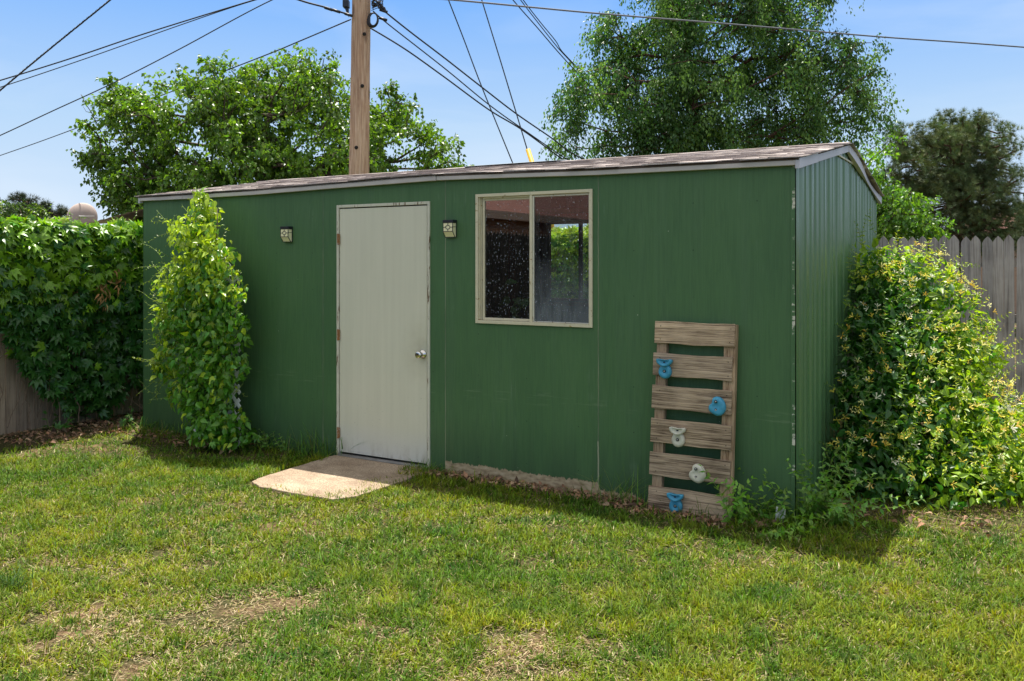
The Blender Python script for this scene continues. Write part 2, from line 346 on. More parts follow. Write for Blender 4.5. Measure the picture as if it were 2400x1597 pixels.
def m_glass(name, dirt=.25, refl=1.0, haze=.0):
    g = G(name); co = g.coord(); x, y, z = g.xyz(co)[0:3]
    fr = g.n('ShaderNodeFresnel', {'IOR': 1.5}).outputs[0]; fr = g.math('MULTIPLY', fr, 1.9*refl, True)
    gl = g.n('ShaderNodeBsdfGlossy', {'Color': (1, 1, 1), 'Roughness': .012}).outputs[0]
    tp = g.n('ShaderNodeBsdfTransparent', {'Color': (.86, .9, .9)}).outputs[0]
    s = g.n('ShaderNodeMixShader', {0: fr, 1: tp, 2: gl}).outputs[0]
    vo = g.n('ShaderNodeTexVoronoi', {'Vector': g.coord((70, 70, 34)), 'Scale': 1.0}).outputs
    spk = g.math('MULTIPLY', g.step(vo['Distance'], .26, .12), g.step(g.xyz(vo['Color'])[1], 1-dirt*.62, 1-dirt*.5))
    vo2 = g.n('ShaderNodeTexVoronoi', {'Vector': g.coord((150, 150, 90)), 'Scale': 1.0}).outputs
    spk2 = g.math('MULTIPLY', g.step(vo2['Distance'], .3, .15), g.step(g.xyz(vo2['Color'])[0], 1-dirt*.55, 1-dirt*.45)); spk = g.math('MAXIMUM', spk, g.math('MULTIPLY', spk2, .7))
    if haze: 
        hz = g.math('MULTIPLY', g.noise(g.coord((14, 14, 3)), 1.4, 6, .7), g.step(z, 1.12, 1.62, 1.15, .30)); hz = g.math('MULTIPLY', g.step(hz, .12, .95, .0, 1), haze)
        smear = g.math('MULTIPLY', g.step(g.noise(g.coord((9, 9, 14), rot=(0, .6, 0)), 1.3, 6, .6, 2.5), .57, .72), g.step(z, 1.85, 1.95, 0, .10)); hz = g.math('MAXIMUM', hz, smear)
        spk = g.math('MAXIMUM', spk, hz)
    d = g.n('ShaderNodeBsdfDiffuse', {'Color': (.55, .60, .64, 1)}).outputs[0]
    return g.done(g.n('ShaderNodeMixShader', {0: g.math('MULTIPLY', spk, .85), 1: s, 2: d}).outputs[0])
def m_soil():
    g = G('soil'); co = g.coord(); n1 = g.noise(co, 2.2, 6); n2 = g.noise(co, 55, 5, .7); n3 = g.noise(g.coord((1, 1, 1), loc=(5, 5, 5)), .7, 4)
    th = g.ramp(n2, [(.3, (.018, .022, .008)), (.5, (.055, .055, .02)), (.7, (.14, .12, .055))])
    so_ = g.ramp(n2, [(.3, (.10, .062, .035)), (.55, (.22, .14, .085)), (.75, (.34, .24, .16))])
    c = g.mix(g.step(n1, .5, .68), th, so_)
    c = g.mix(g.step(n3, .55, .7, 0, .3), c, (.06, .08, .02))
    return g.done(g.bsdf(c, .95, g.bump(g.math('ADD', n2, n1), .7, .02), spec=.1))
def m_concrete():
    g = G('concrete'); co = g.coord(); n1 = g.noise(co, 3, 5); n2 = g.noise(co, 85, 5, .85); vo = g.n('ShaderNodeTexVoronoi', {'Vector': co, 'Scale': 60.0}).outputs
    c = g.ramp(n1, [(.3, (.38, .29, .21)), (.7, (.52, .42, .315))])
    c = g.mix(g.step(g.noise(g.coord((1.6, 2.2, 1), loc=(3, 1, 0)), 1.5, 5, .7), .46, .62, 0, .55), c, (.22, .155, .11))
    c = g.mix(1.0, c, g.ramp(n2, [(.36, (.42, .40, .40)), (.58, (1.18, 1.15, 1.1))]), 'MULTIPLY')
    c = g.mix(g.math('MULTIPLY', g.step(vo['Distance'], .3, .2), g.step(g.xyz(vo['Color'])[0], .75, .8)), c, (.13, .10, .08))
    return g.done(g.bsdf(c, .95, g.bump(n2, .9, .008), spec=.15))
def m_bark(name, dark, light, s=1.0):
    g = G(name); f = g.noise(g.coord((14*s, 14*s, 2.2*s)), 1.5, 7, .65, .6); c = g.ramp(f, [(.35, dark), (.65, light)])
    return g.done(g.bsdf(c, .9, g.bump(f, .9, .03), spec=.15))
def m_pole():
    g = G('pole_wood'); f = g.noise(g.coord((26, 26, 1.1)), 1.6, 8, .68, .9); k = g.noise(g.coord((3, 3, 1.0)), 1.2, 4); z = g.xyz(g.coord())[2]
    c = g.ramp(f, [(.30, (.20, .10, .06)), (.44, (.46, .28, .175)), (.55, (.62, .42, .28)), (.7, (.70, .52, .38))])
    vo = g.n('ShaderNodeTexVoronoi', {'Vector': g.coord((5, 5, 1.6)), 'Scale': 1.0}).outputs
    c = g.mix(g.math('MULTIPLY', g.step(vo['Distance'], .22, .10), .8), c, (.12, .06, .035)); c = g.mix(g.step(k, .5, .7, 0, .45), c, (.27, .17, .12))
    c = g.mix(g.step(z, 4.0, 6.0, 0, .35), c, (.22, .16, .12))
    return g.done(g.bsdf(c, .85, g.bump(f, .8, .015), spec=.2))

MT = dict(
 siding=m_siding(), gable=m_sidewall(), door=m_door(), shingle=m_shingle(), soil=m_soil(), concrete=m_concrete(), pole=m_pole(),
 jamb=m_chipped('door_jamb_paint', (.62, .60, .48), (.22, .13, .07), .58, (30, 30, 4)), winframe=m_chipped('window_frame_paint', (.66, .60, .42), (.42, .28, .10), .61, (9, 9, 9), .45),
 fascia=m_plain('fascia_paint', (.50, .46, .43), .6, var=.1, scale=6), rake=m_plain('rake_paint', (.50, .49, .53), .5, var=.06, scale=4),
 rust=m_chipped('rusty_metal', (.30, .14, .05), (.55, .5, .42), .55, (40, 40, 40)), chrome=m_plain('knob_metal', (.66, .63, .58), .18, 1.0, .08, 30, .02),
 pallet=m_wood('pallet_wood', (.045, .024, .012), (.66, .50, .34), 'x', bump=1.0, scale=1.25), rail=m_wood('rail_wood', (.15, .09, .05), (.52, .38, .25), 'z', bump=.8),
 fence=m_wood('fence_wood', (.17, .145, .13), (.50, .45, .41), 'z', .9, .8, .6), fence_brown=m_wood('fence_wood_brown', (.17, .12, .08), (.50, .39, .28), 'z', .9, .8, .6),
 studs=m_wood('stud_wood', (.10, .045, .02), (.25, .12, .06), 'z'), inside=m_plain('shed_inside', (.07, .05, .04), .9), black=m_plain('black_plastic', (.012, .014, .02), .35, var=.1),
 amber=m_plain('amber_panel', (.86, .80, .50), .3, var=.06, scale=30, bump=.02), holdblue=m_plain('hold_blue', (.05, .30, .46), .45, var=.2, scale=25, bump=.15), holdwhite=m_plain('hold_white', (.58, .55, .44), .5, var=.12, scale=25, bump=.15),
 steel=m_plain('steel', (.45, .44, .42), .35, .9), dark=m_plain('dark_hole', (.015, .012, .01), .9), wire=m_plain('wire', (.012, .013, .018), .5), wirepale=m_plain('wire_pale', (.12, .13, .15), .5),
 guard=m_plain('guard_yellow', (.75, .42, .02), .5), white=m_plain('lattice_white', (.70, .70, .68), .55, var=.1), dish=m_plain('dish_paint', (.42, .33, .29), .7, var=.12, scale=5), zinc=m_plain('ridge_metal', (.33, .38, .42), .6, .0),
 stem=m_plain('stem_brown', (.19, .13, .085), .9, var=.3, scale=40), shoot=m_plain('shoot_green', (.17, .24, .05), .7), barkg=m_bark('bark_grey', (.04, .03, .022), (.15, .115, .085)), barkr=m_bark('bark_red', (.045, .026, .018), (.15, .085, .06)),
 glassA=m_glass('window_glass_left', .34, 1.6), glassB=m_glass('window_glass_right', .28, .6, .42), glassC=m_glass('back_glass', .1, .5, .12),
 fence_shaded=m_wood('fence_wood_shaded', (.018, .014, .012), (.07, .055, .045), 'z', .9, .8, .6), redwood=m_wood('screen_wood', (.12, .055, .03), (.34, .17, .10), 'z', .9, .5, .5),  # first wood: the side fence's shade is put into its colour
 stucco=m_plain('house_wall', (.40, .26, .18), .9), hroof=m_plain('house_roof', (.20, .085, .065), .95, var=.3, scale=8), tanpaint=m_plain('house_fascia', (.55, .37, .25), .7), metalroof=m_plain('metal_roof', (.52, .5, .5), .5),
 lf_tree=m_leaf('leaf_tree', .42, .38), lf_elm=m_leaf('leaf_elm', .38, .42, (1.2, 1.4, .6)), lf_vine=m_leaf('leaf_vine', .36, .34), lf_hon=m_leaf('leaf_honeysuckle', .38, .4), lf_pine=m_leaf('leaf_pine', .12, .6, (1, 1, .6)),
 grass=m_leaf('grass_blade', .35, .6, (1.35, 1.3, .4), .22), petal=m_leaf('petal', .3, .6, (1, 1, .9)), litter=m_leaf('dry_leaf', .15, .8, (1, .9, .7)),
)

# ================================================================== THE SETTING
def zoff(x): return float(np.interp(x, [-6.1, -4.5, -2.65, -1.29, .1], [0, .002, .036, .008, 0]))
m = MB()
# ground: one sheet to the horizon with gentle unevenness near the camera
g_n = 60; xs = np.linspace(-9, 9, 73); ys = np.linspace(-3, 13, 65)
def hgt(X, Y): return (fbm(np.asarray(X, float)*.55+40, np.asarray(Y, float)*.55+9, 3)-.5)*.035
X, Y = np.meshgrid(xs, ys); H = hgt(X, Y); edge = np.minimum.reduce([X+9, 9-X, Y+3, 13-Y]); H = H*np.clip(edge, 0, 1)-.005
vs = np.stack([X, Y, H], -1).reshape(-1, 3); idx = np.arange(len(vs)).reshape(X.shape)
fs = np.stack([idx[:-1, :-1], idx[:-1, 1:], idx[1:, 1:], idx[1:, :-1]], -1).reshape(-1, 4)
m.add(vs.tolist(), fs.tolist())
B = 900
ring = [(-9, -3), (9, -3), (9, 13), (-9, 13)]; out = [(-B, -B), (B, -B), (B, B), (-B, B)]
# outer skirt shares the border line of the fine sheet
bl = [tuple(vs[i]) for i in idx[0]]; br = [tuple(vs[i]) for i in idx[:, -1]]; bt = [tuple(vs[i]) for i in idx[-1, ::-1]]; bb = [tuple(vs[i]) for i in idx[::-1, 0]]
for side, (o0, o1) in zip((bl, br, bt, bb), ((0, 1), (1, 2), (2, 3), (3, 0))):
    m.add(side+[(*out[o1], -.005), (*out[o0], -.005)], [tuple(reversed(range(len(side)+2)))])
gr = m.build('ground', MT['soil'], smooth=True); tag(gr, kind='structure')
for p in gr.data.polygons:
    if p.normal.z < 0: p.flip()

# concrete pad in front of the door
def slab_outline():
    pts = [(-3.60, -.03), (-3.59, -.40), (-3.57, -.84), (-3.53, -.97), (-3.38, -1.04), (-3.0, -1.05), (-2.72, -1.03), (-2.64, -.9), (-2.62, -.4), (-2.63, -.03)]
    out = []
    for i, p in enumerate(pts):
        q = pts[(i+1) % len(pts)]; n = 8
        for k in range(n):
            t = k/n; out.append((p[0]*(1-t)+q[0]*t+random.uniform(-.006, .006), p[1]*(1-t)+q[1]*t+random.uniform(-.006, .006)))
    return out
m = MB(); so_ = slab_outline(); n = len(so_)
m.add([(x, y, -.06) for x, y in so_]+[(x, y, .022) for x, y in so_], [tuple(range(n, 2*n)), tuple(reversed(range(n)))]+[(i, (i+1) % n, (i+1) % n+n, i+n) for i in range(n)])
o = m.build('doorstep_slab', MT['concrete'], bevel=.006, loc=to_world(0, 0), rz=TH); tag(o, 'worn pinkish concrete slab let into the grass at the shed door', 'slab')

# ================================================================== THE SHED
LN, DP, EV, RG = 6.0, 3.466, 2.15, .288
DX0, DX1, DZ = -3.598, -2.677, 2.035                      # door opening with frame
WX0, WX1, WZ0, WZ1 = -2.265, -1.329, 1.13, 2.07           # front window
BX0, BX1, BZ0, BZ1 = -3.50, -2.30, 1.14, 2.04             # back window
shed = lempty('garden_shed', 0, 0, 0, 'green painted garden shed with a pale door, sliding window and low shingled roof', 'shed')
def wall_cells(m, x0, x1, z0, ztop, holes, y0, y1):
    xs_ = sorted({x0, x1}|{h[0] for h in holes}|{h[1] for h in holes}|{x for x in (-4.5, -2.65, -1.29) if x0 < x < x1})
    for a, b in zip(xs_[:-1], xs_[1:]):
        hz = [h for h in holes if h[0] <= a+1e-6 and h[1] >= b-1e-6]
        segs = []; z = z0
        for h in sorted(hz, key=lambda q: q[2]): segs.append((z, h[2])); z = h[3]
        segs.append((z, None))
        for s0, s1 in segs:
            za = ztop(a) if s1 is None else s1; zb = ztop(b) if s1 is None else s1
            if za-s0 < 1e-4: continue
            for yy, flip in ((y0, False), (y1, True)):
                q = [(a, yy, s0), (b, yy, s0), (b, yy, zb), (a, yy, za)]; m.add(q, [(3, 2, 1, 0) if flip else (0, 1, 2, 3)])
    for h in holes:
        a, b, c, d = h
        m.add([(a, y0, c), (a, y1, c), (a, y1, d), (a, y0, d)], [(0, 1, 2, 3)]); m.add([(b, y0, c), (b, y1, c), (b, y1, d), (b, y0, d)], [(3, 2, 1, 0)])
        m.add([(a, y0, d), (b, y0, d), (b, y1, d), (a, y1, d)], [(3, 2, 1, 0)])
        if c > z0: m.add([(a, y0, c), (b, y0, c), (b, y1, c), (a, y1, c)], [(0, 1, 2, 3)])
    for xx in (x0, x1): m.add([(xx, y0, z0), (xx, y1, z0), (xx, y1, ztop(xx)), (xx, y0, ztop(xx))], [(0, 1, 2, 3)])
    m.add([(x0, y0, z0), (x1, y0, z0), (x1, y1, z0), (x0, y1, z0)], [(0, 1, 2, 3)])
m = MB(); wall_cells(m, -LN, 0, -.02, lambda x: EV+zoff(x)+.05, [(DX0, DX1, -.02, DZ), (WX0, WX1, WZ0, WZ1)], 0, .014)
me = bpy.data.meshes.new('front_wall'); me.from_pydata(m.v, [], m.f); me.validate(); fw_o = link('front_wall', me, MT['siding'], shed)
m = MB(); wall_cells(m, -LN, 0, -.02, lambda x: EV+.05, [(BX0, BX1, BZ0, BZ1)], DP-.014, DP)
me = bpy.data.meshes.new('back_wall'); me.from_pydata(m.v, [], m.f); link('back_wall', me, MT['siding'], shed)
# gable walls, corrugated
def gable(xface, name, sgn):
    m = MB(); N = 300; rows = []
    for i in range(N+1):
        y = DP*i/N; ph = y/.152*2*math.pi
        d = .009*max(0, math.cos(ph))**6+.0016*math.sin(y*61)+.001*math.sin(y*143+1)
        zt = EV+.02+RG*(1-abs(y-DP/2)/(DP/2))
        rows.append([(xface+sgn*d, y, -.02), (xface+sgn*d, y, zt)])
    vs = [p for r in rows for p in r]
    m.add(vs, [(2*i, 2*i+2, 2*i+3, 2*i+1) for i in range(N)])
    n0 = len(vs); back = [(xface-sgn*.012, v[1], v[2]) for v in vs]; m.add(back, [(2*i, 2*i+1, 2*i+3, 2*i+2) for i in range(N)])
    return m.build(name, MT['gable'], shed, smooth=False)
gable(.0, 'gable_wall', 1); gable(-LN, 'gable_wall', -1)
m = MB(); y_a, y_b = 1.33, 2.12; m.box(.006, .016, y_a, y_b, 2.36, 2.372); m.build('seam_batten', MT['jamb'], shed)
m = MB(); m.box(-.022, .004, -.006, .006, 0, EV); m.build('corner_trim', MT['siding'], shed, bevel=.002)
# interior: floor, lining, studs
m = MB(); m.box(-LN+.02, -.02, .02, DP-.02, 0, .03); m.build('floor', MT['inside'], shed)
bx = [(x, x+.04, DP-.11, DP-.015, .03, EV) for x in np.arange(-5.8, -.1, .61) if not (BX0-.03 < x < BX1+.03)]
bx += [(BX0-.05, BX0-.01, DP-.11, DP-.015, .03, EV), (BX1+.01, BX1+.05, DP-.11, DP-.015, .03, EV), (BX0-.01, BX1+.01, DP-.13, DP-.015, BZ0-.05, BZ0-.012), (BX0-.01, BX1+.01, DP-.11, DP-.015, BZ1+.01, BZ1+.08)]
for q in bx: m = MB(); m.box(*q); m.build('stud', MT['studs'], shed)
# roof deck (closed slab) and fascias
def roofz(x, y): return EV+.050+RG*(1-abs(y-DP/2)/(DP/2))+zoff(x)*max(0, 1-abs(y)/1.7)
EVH = .036
def deck():
    m = MB(); xs_ = [-6.06, -4.5, -2.65, -1.29, .035]; ys_ = [-EVH, DP/2, DP+EVH]
    vs = []
    for t in (-.012, 0):
        for x in xs_:
            for y in ys_: vs.append((x, y, roofz(x, y)+t))
    n = 15; f = []
    for i in range(4):
        for j in range(2):
            a = i*3+j; f += [(a, a+1, a+4, a+3), (a+n, a+3+n, a+4+n, a+1+n)]
    for i in range(4): f += [(i*3, i*3+3, i*3+3+n, i*3+n), (i*3+2, i*3+2+n, i*3+5+n, i*3+5)]
    for j in range(2): f += [(j, j+n, j+1+n, j+1), (12+j, 13+j, 13+j+n, 12+j+n)]
    m.add(vs, f); return m
roof = deck().build('roof', MT['inside'], shed)
# shingles: courses of separate tabs, each a thin wedge
m = MB()
slope = math.hypot(DP/2+EVH, RG*(DP/2+EVH)/(DP/2))
for side in (0, 1):
    nC = 15; cw = (DP/2+EVH+.01)/nC
    for c in range(nC):
        yb = -EVH-.010+c*cw
        x = -6.085-random.uniform(0, .12)
        while x < .055:
            w = random.choice((.10, .14, .17, .2, .25)); x1 = min(x+w-.004, .062); x0 = max(x, -6.09)
            if x1-x0 > .02:
                jy = random.uniform(-.014, .012); up = cw*1.55; th = random.uniform(.003, .0075); lift = random.choice((0, 0, 0, .001, .004))
                yl = yb+jy; yh = min(yb+up, DP/2+.004)
                if side: yl, yh = DP-yl, DP-yh
                def P(xx, yy, t): return (xx, yy, roofz(xx, min(max(yy, -.1), DP+.1))+t)
                tl, tr = random.uniform(-.002, .003), random.uniform(-.002, .003)
                vs = [P(x0, yl, .004+lift*.5), P(x1, yl, .004+lift*.5), P(x1, yh, .001), P(x0, yh, .001), P(x0, yl, .004+th+lift+tl), P(x1, yl, .004+th+lift+tr), P(x1, yh, .0045), P(x0, yh, .0045)]
                fl = [(0, 3, 2, 1), (4, 5, 6, 7), (0, 1, 5, 4), (1, 2, 6, 5), (2, 3, 7, 6), (3, 0, 4, 7)]
                m.add(vs, [tuple(reversed(f)) for f in fl] if side else fl)
            x += w
me = bpy.data.meshes.new('shingles'); me.from_pydata(m.v, [], m.f); link('shingles', me, MT['shingle'], roof)
# ridge caps
m = MB(); x = -6.1
while x < .0:
    w = min(.24, .03-x); z = roofz(x, DP/2)+.010; z2 = z+random.uniform(.002, .006)
    for s in (-1, 1):
        m.add([(x, DP/2, z2), (x+w+.012, DP/2, z+.004), (x+w+.012, DP/2+s*.13, z-.017), (x, DP/2+s*.13, z2-.021), (x, DP/2, z2-.007), (x+w+.012, DP/2, z-.003), (x+w+.012, DP/2+s*.13, z-.024), (x, DP/2+s*.13, z2-.028)],
              [(0, 1, 2, 3), (7, 6, 5, 4), (0, 3, 7, 4), (1, 5, 6, 2), (3, 2, 6, 7), (0, 4, 5, 1)])
    x += w
m.build('ridge_cap', MT['shingle'], roof)
for x0, x1 in ((-3.45, -2.4),): m = MB(); m.add([(x0, DP/2+s*.14, roofz(x0, DP/2)+t) for s, t in ((-1, .004), (0, .024), (1, .004))]+[(x1, DP/2+s*.14, roofz(x1, DP/2)+t) for s, t in ((-1, .004), (0, .024), (1, .004))]+[(x0, DP/2, roofz(x0, DP/2)), (x1, DP/2, roofz(x1, DP/2))], [(0, 3, 4, 1), (1, 4, 5, 2), (0, 1, 2, 6), (3, 7, 5, 4), (0, 6, 7, 3), (2, 5, 7, 6)]); m.build('ridge_flashing', MT['zinc'], roof)
# front fascia: two boards meeting above the light
def fascia(x0, x1, y0, y1, name='fascia_board', dz=0, mat='fascia'):
    m = MB(); xs_ = [x0]+[x for x in (-5.2, -4.5, -3.6, -2.65, -2, -1.29) if x0 < x < x1]+[x1]; vs = []
    for x in xs_:
        zb = EV+zoff(x)+dz+.002*math.sin(x*5)
        vs += [(x, y0, zb), (x, y1, zb), (x, y1, zb+.038), (x, y0, zb+.042)]
    f = [(0, 1, 2, 3), tuple(reversed(range(len(vs)-4, len(vs))))]
    for i in range(len(xs_)-1):
        a = 4*i
        for k in range(4): f.append((a+k, a+4+k, a+4+(k+1) % 4, a+(k+1) % 4))
    m.add(vs, f); return m.build(name, MT[mat], shed, bevel=.003)
fascia(-6.035, -5.42, -.034, -.004, dz=.001); fascia(-5.415, -2.602, -.036, -.004); fascia(-2.598, .012, -.034, -.003, dz=.002)
fascia(-6.03, .012, DP+.004, DP+.036)
# rake boards on both gables (near gable: two lengths in front, one warped length behind)
def rake(xf, ya, yb, sgn, warp=0, d=0, h=.062):
    m = MB(); N = 14; vs = []
    for i in range(N+1):
        y = ya+(yb-ya)*i/N; zt = roofz(0 if sgn > 0 else -LN, y)-.001; w = warp*math.sin(math.pi*2.2*i/N)*.012
        x0 = xf; x1 = xf+sgn*(.022+d)+w
        vs += [(x0, y, zt-h-w), (x1, y, zt-h-w*.8), (x1, y, zt), (x0, y, zt)]
    f = [(0, 1, 2, 3), tuple(reversed(range(len(vs)-4, len(vs))))]
    for i in range(N):
        a = 4*i
        for k in range(4): f.append((a+k, a+4+k, a+4+(k+1) % 4, a+(k+1) % 4))
    m.add(vs, f); return m.build('rake_board', MT['rake'], shed, bevel=.002)
rake(.012, -.036, .52, 1, d=.004); rake(.012, .50, DP/2-.002, 1, d=-.003); rake(.012, DP/2+.002, DP+.036, 1, 1)
rake(-LN-.012, -.036, DP/2-.002, -1); rake(-LN-.012, DP/2+.002, DP+.036, -1)

# door, frame, threshold
m = MB(); t = .022
m.box(DX0, DX0+t, -.010, .06, .012, DZ); m.box(DX1-t, DX1, -.010, .06, .012, DZ); m.box(DX0+t, DX1-t, -.009, .06, DZ-t, DZ); m.build('door_frame', MT['jamb'], shed, bevel=.002)
m = MB(); m.box(DX0+t, DX1-t, -.022, .06, .022, .030); m.box(DX0+t, DX1-t, -.016, .05, .030, .036); m.box(DX0+t, DX1-t, -.03, -.022, .012, .026); m.build('threshold', MT['steel'], shed, bevel=.001)
m = MB(); m.box(DX0+t+.006, DX1-t-.008, -.002, .040, .048, DZ-t-.009); door = m.build('door', MT['door'], shed, bevel=.003)
for zz in (.20, .99, 1.76):
    m = MB(); m.tube([(DX0+t-.004, -.014, zz-.045), (DX0+t-.004, -.014, zz+.045)], .007, 10); m.box(DX0+t-.012, DX0+t+.014, -.013, -.009, zz-.042, zz+.042); m.build('hinge', MT['rust'], door)
ky, kz = -2.744, .876
Mk = Matrix.Translation((ky, -.002, kz)) @ Matrix.Rotation(R(90), 4, 'X')
m = MB(); m.lathe([(.034, 0), (.034, .003), (.030, .010), (.017, .014), (.013, .018), (.0125, .034), (.020, .040), (.0275, .048), (.0285, .058), (.026, .066), (.021, .070), (.012, .071)], 28, Mk); kn = m.build('door_knob', MT['chrome'], door, smooth=True)

# front window
win = MB(); t = .022
win.box(WX0, WX0+t, -.014, .04, WZ0, WZ1); win.box(WX1-t, WX1, -.014, .04, WZ0, WZ1); win.box(WX0+t, WX1-t, -.013, .04, WZ1-t, WZ1); win.box(WX0+t, WX1-t, -.016, .04, WZ0, WZ0+t)
for k in range(3): win.box(WX0+t, WX0+t+.010+.006*k, .002+.011*k, .008+.011*k, WZ0+t, WZ1-t)
for k in range(2): win.box(WX0+t+.03, WX1-t, .004+.012*k, .009+.012*k, WZ1-t-.012-.006*k, WZ1-t)
win = win.build('window', MT['winframe'], shed, bevel=.0015)
XM = -1.803
def sash(x0, x1, y0, y1, tk, mat, gm, tl=None):
    tl = tl or tk; m = MB(); z0, z1 = WZ0+t+.002, WZ1-t-.010
    m.box(x0, x0+tl, y0, y1, z0, z1); m.box(x1-tk, x1, y0, y1, z0, z1); m.box(x0+tl, x1-tk, y0+.001, y1-.001, z1-tk, z1); m.box(x0+tl, x1-tk, y0+.001, y1-.001, z0, z0+tk)
    s = m.build('sash', mat, win, bevel=.0015); yy = (y0+y1)/2; m = MB(); m.box(x0+tl-.002, x1-tk+.002, yy-.0015, yy+.0015, z0+tk-.002, z1-tk+.002); m.build('pane', gm, win); return s
sash(WX0+t+.022, XM+.006, .016, .036, .017, MT['winframe'], MT['glassA'])
sash(XM+.010, WX1-t-.001, -.006, .012, .006, MT['jamb'], MT['glassB'], .012)
m = MB(); m.box(XM-.012, XM+.009, -.010, .012, WZ0+t, WZ1-t); m.build('meeting_rail', MT['winframe'], win, bevel=.0015)
# back window
bw = MB(); t2 = .03
bw.box(BX0, BX0+t2, DP-.05, DP+.012, BZ0, BZ1); bw.box(BX1-t2, BX1, DP-.05, DP+.012, BZ0, BZ1); bw.box(BX0+t2, BX1-t2, DP-.05, DP+.012, BZ1-t2, BZ1); bw.box(BX0+t2, BX1-t2, DP-.05, DP+.012, BZ0, BZ0+t2)
bxm, _ = fw(1363, 600, DP); bw.box(bxm-.02, bxm+.02, DP-.04, DP-.004, BZ0+t2, BZ1-t2)
bw = bw.build('window', MT['studs'], shed, bevel=.002); m = MB(); m.box(BX0+t2, BX1-t2, DP-.003, DP-.001, BZ0+t2, BZ1-t2); m.build('pane', MT['glassC'], bw)

# solar wall lights
def wall_light(x, z, label):
    r = lempty('wall_light', x, 0, z, label, 'wall light', 'amber solar lights on the shed wall')
    w, d, h = .042, .052, .062; b = h*.78                  # half width, depth, half height, lower cut
    zf = -.020; 
    m = MB(); m.box(-w-.004, w+.004, -d-.004, -.0, h-.020, h+.004); m.box(-w-.002, w+.002, -.008, -.0005, -h, h-.02); m.build('cap', MT['black'], r, bevel=.002)
    body = MB(); ins = .0015
    sec = [(-d, h-.02), (-d, zf), (-.022, -h), (-.008, -h), (-.008, h-.02)]
    vs = [(-w, y, zz) for y, zz in sec]+[(w, y, zz) for y, zz in sec]; n = 5
    body.add(vs, [tuple(range(n)), tuple(reversed(range(n, 2*n)))]+[(i, i+n, (i+1) % n+n, (i+1) % n) for i in range(n)]); lens = body.build('lens', MT['amber'], r)
    gl = MB(); q = .0030; e = .0016
    def strip(p0, p1, wd=q):                                # square bar standing proud of the lens
        p0, p1 = Vector(p0), Vector(p1); gl.tube([p0, p1], wd, 4)
    for s in (-1, 1):
        strip((s*w, -d, h-.02), (s*w, -d, zf)); strip((s*w, -d, zf), (s*w, -.022, -h)); strip((s*w, -.022, -h), (s*w, -.008, -h)); strip((s*w, -.008, -h), (s*w, -.008, h-.02))
        strip((s*(w+e*.4), -d, .014), (s*(w+e*.4), -.008, .014), .0026)
    strip((-w, -d, zf), (w, -d, zf)); strip((-w, -.022, -h), (w, -.022, -h))
    zc = (h-.02+zf)/2; rr = .0165
    ringp = [(rr*1.15*math.cos(a), -d-.001, zc+rr*.85*math.sin(a)) for a in np.linspace(0, 2*math.pi, 25)]; gl.tube(ringp, .0026, 5, False)
    strip((0, -d-.001, zc+rr*.85), (0, -d-.001, h-.02), .0024); strip((0, -d-.001, zc-rr*.85), (0, -d-.001, zf), .0024); strip((-w, -d-.001, zc), (-rr*1.15, -d-.001, zc), .0024); strip((rr*1.15, -d-.001, zc), (w, -d-.001, zc), .0024)
    gl.build('lattice', MT['black'], r)
wall_light(fw(677, 550)[0], 1.808, 'small amber solar light left of the door, by the vine')
wall_light(fw(1059, 536)[0], 1.822, 'small amber solar light between the door and the window')

# ================================================================== CLIMBING PALLET
px0, _ = fw(1524, 1182, -.12); px1, _ = fw(1716, 1213, -.12); PW = px1-px0; PH = 1.195; tilt = math.atan2(.10, PH)
pal = lempty('climbing_pallet', px0, -.155, .004, 'weathered wooden pallet with climbing holds leaning on the shed wall', 'pallet')
Mt = Matrix.Rotation(-tilt, 4, 'X') @ Matrix.Rotation(R(.35), 4, 'Y')
fr = {0: (42, 205), 1: (277, 442), 2: (513, 680), 3: (754, 928), 4: (997, 1165), 5: (1243, 1415)}
def pz(yc): return PH*(1-(yc-42)/(1415-42))
def pobj(m, name, mat, parent=pal, **k):
    o = m.build(name, mat, parent, **k); return o
for k_, (xa, xb) in enumerate(((.012, .078), (PW-.078, PW-.002))):
    m = MB(); m.box(xa, xb, .016, .062, -.004, PH-(.002 if k_ else .01), Mt); pobj(m, 'rail', MT['rail'], bevel=.003)
for k_, (a, b) in fr.items():
    m = MB(); z1, z0 = pz(a), pz(b); n = 16; jit = random.uniform(-.004, .004)
    vs = []
    for i in range(n+1):
        u = i/n; x = -.004+(PW-.012+jit)*u if k_ else (PW-.008)*u
        w0 = .0025*math.sin(u*9+k_*2)+random.uniform(-.0008, .0008); w1 = .002*math.sin(u*7+k_)+random.uniform(-.0008, .0008)
        vs += [(x, 0, z0+w0), (x, .0155, z0+w0), (x, .0155, z1+w1), (x, 0, z1+w1)]
    f = [(0, 1, 2, 3), tuple(reversed(range(len(vs)-4, len(vs))))]
    for i in range(n):
        q = 4*i
        for k in range(4): f.append((q+k, q+4+k, q+4+(k+1) % 4, q+(k+1) % 4))
    m.add([Mt @ Vector(v) for v in vs], f); sl = pobj(m, 'slat', MT['pallet'], bevel=.0025)
    for xx in (.045, PW-.04):
        for zz in (z0+.028, z1-.03): m = MB(); m.lathe([(.0032, 0), (.0032, .0012), (.001, .0014)], 8, Mt @ Matrix.Translation((xx+random.uniform(-.008, .008), .0006, zz)) @ Matrix.Rotation(R(90), 4, 'X')); m.build('nail', MT['dark'], sl)
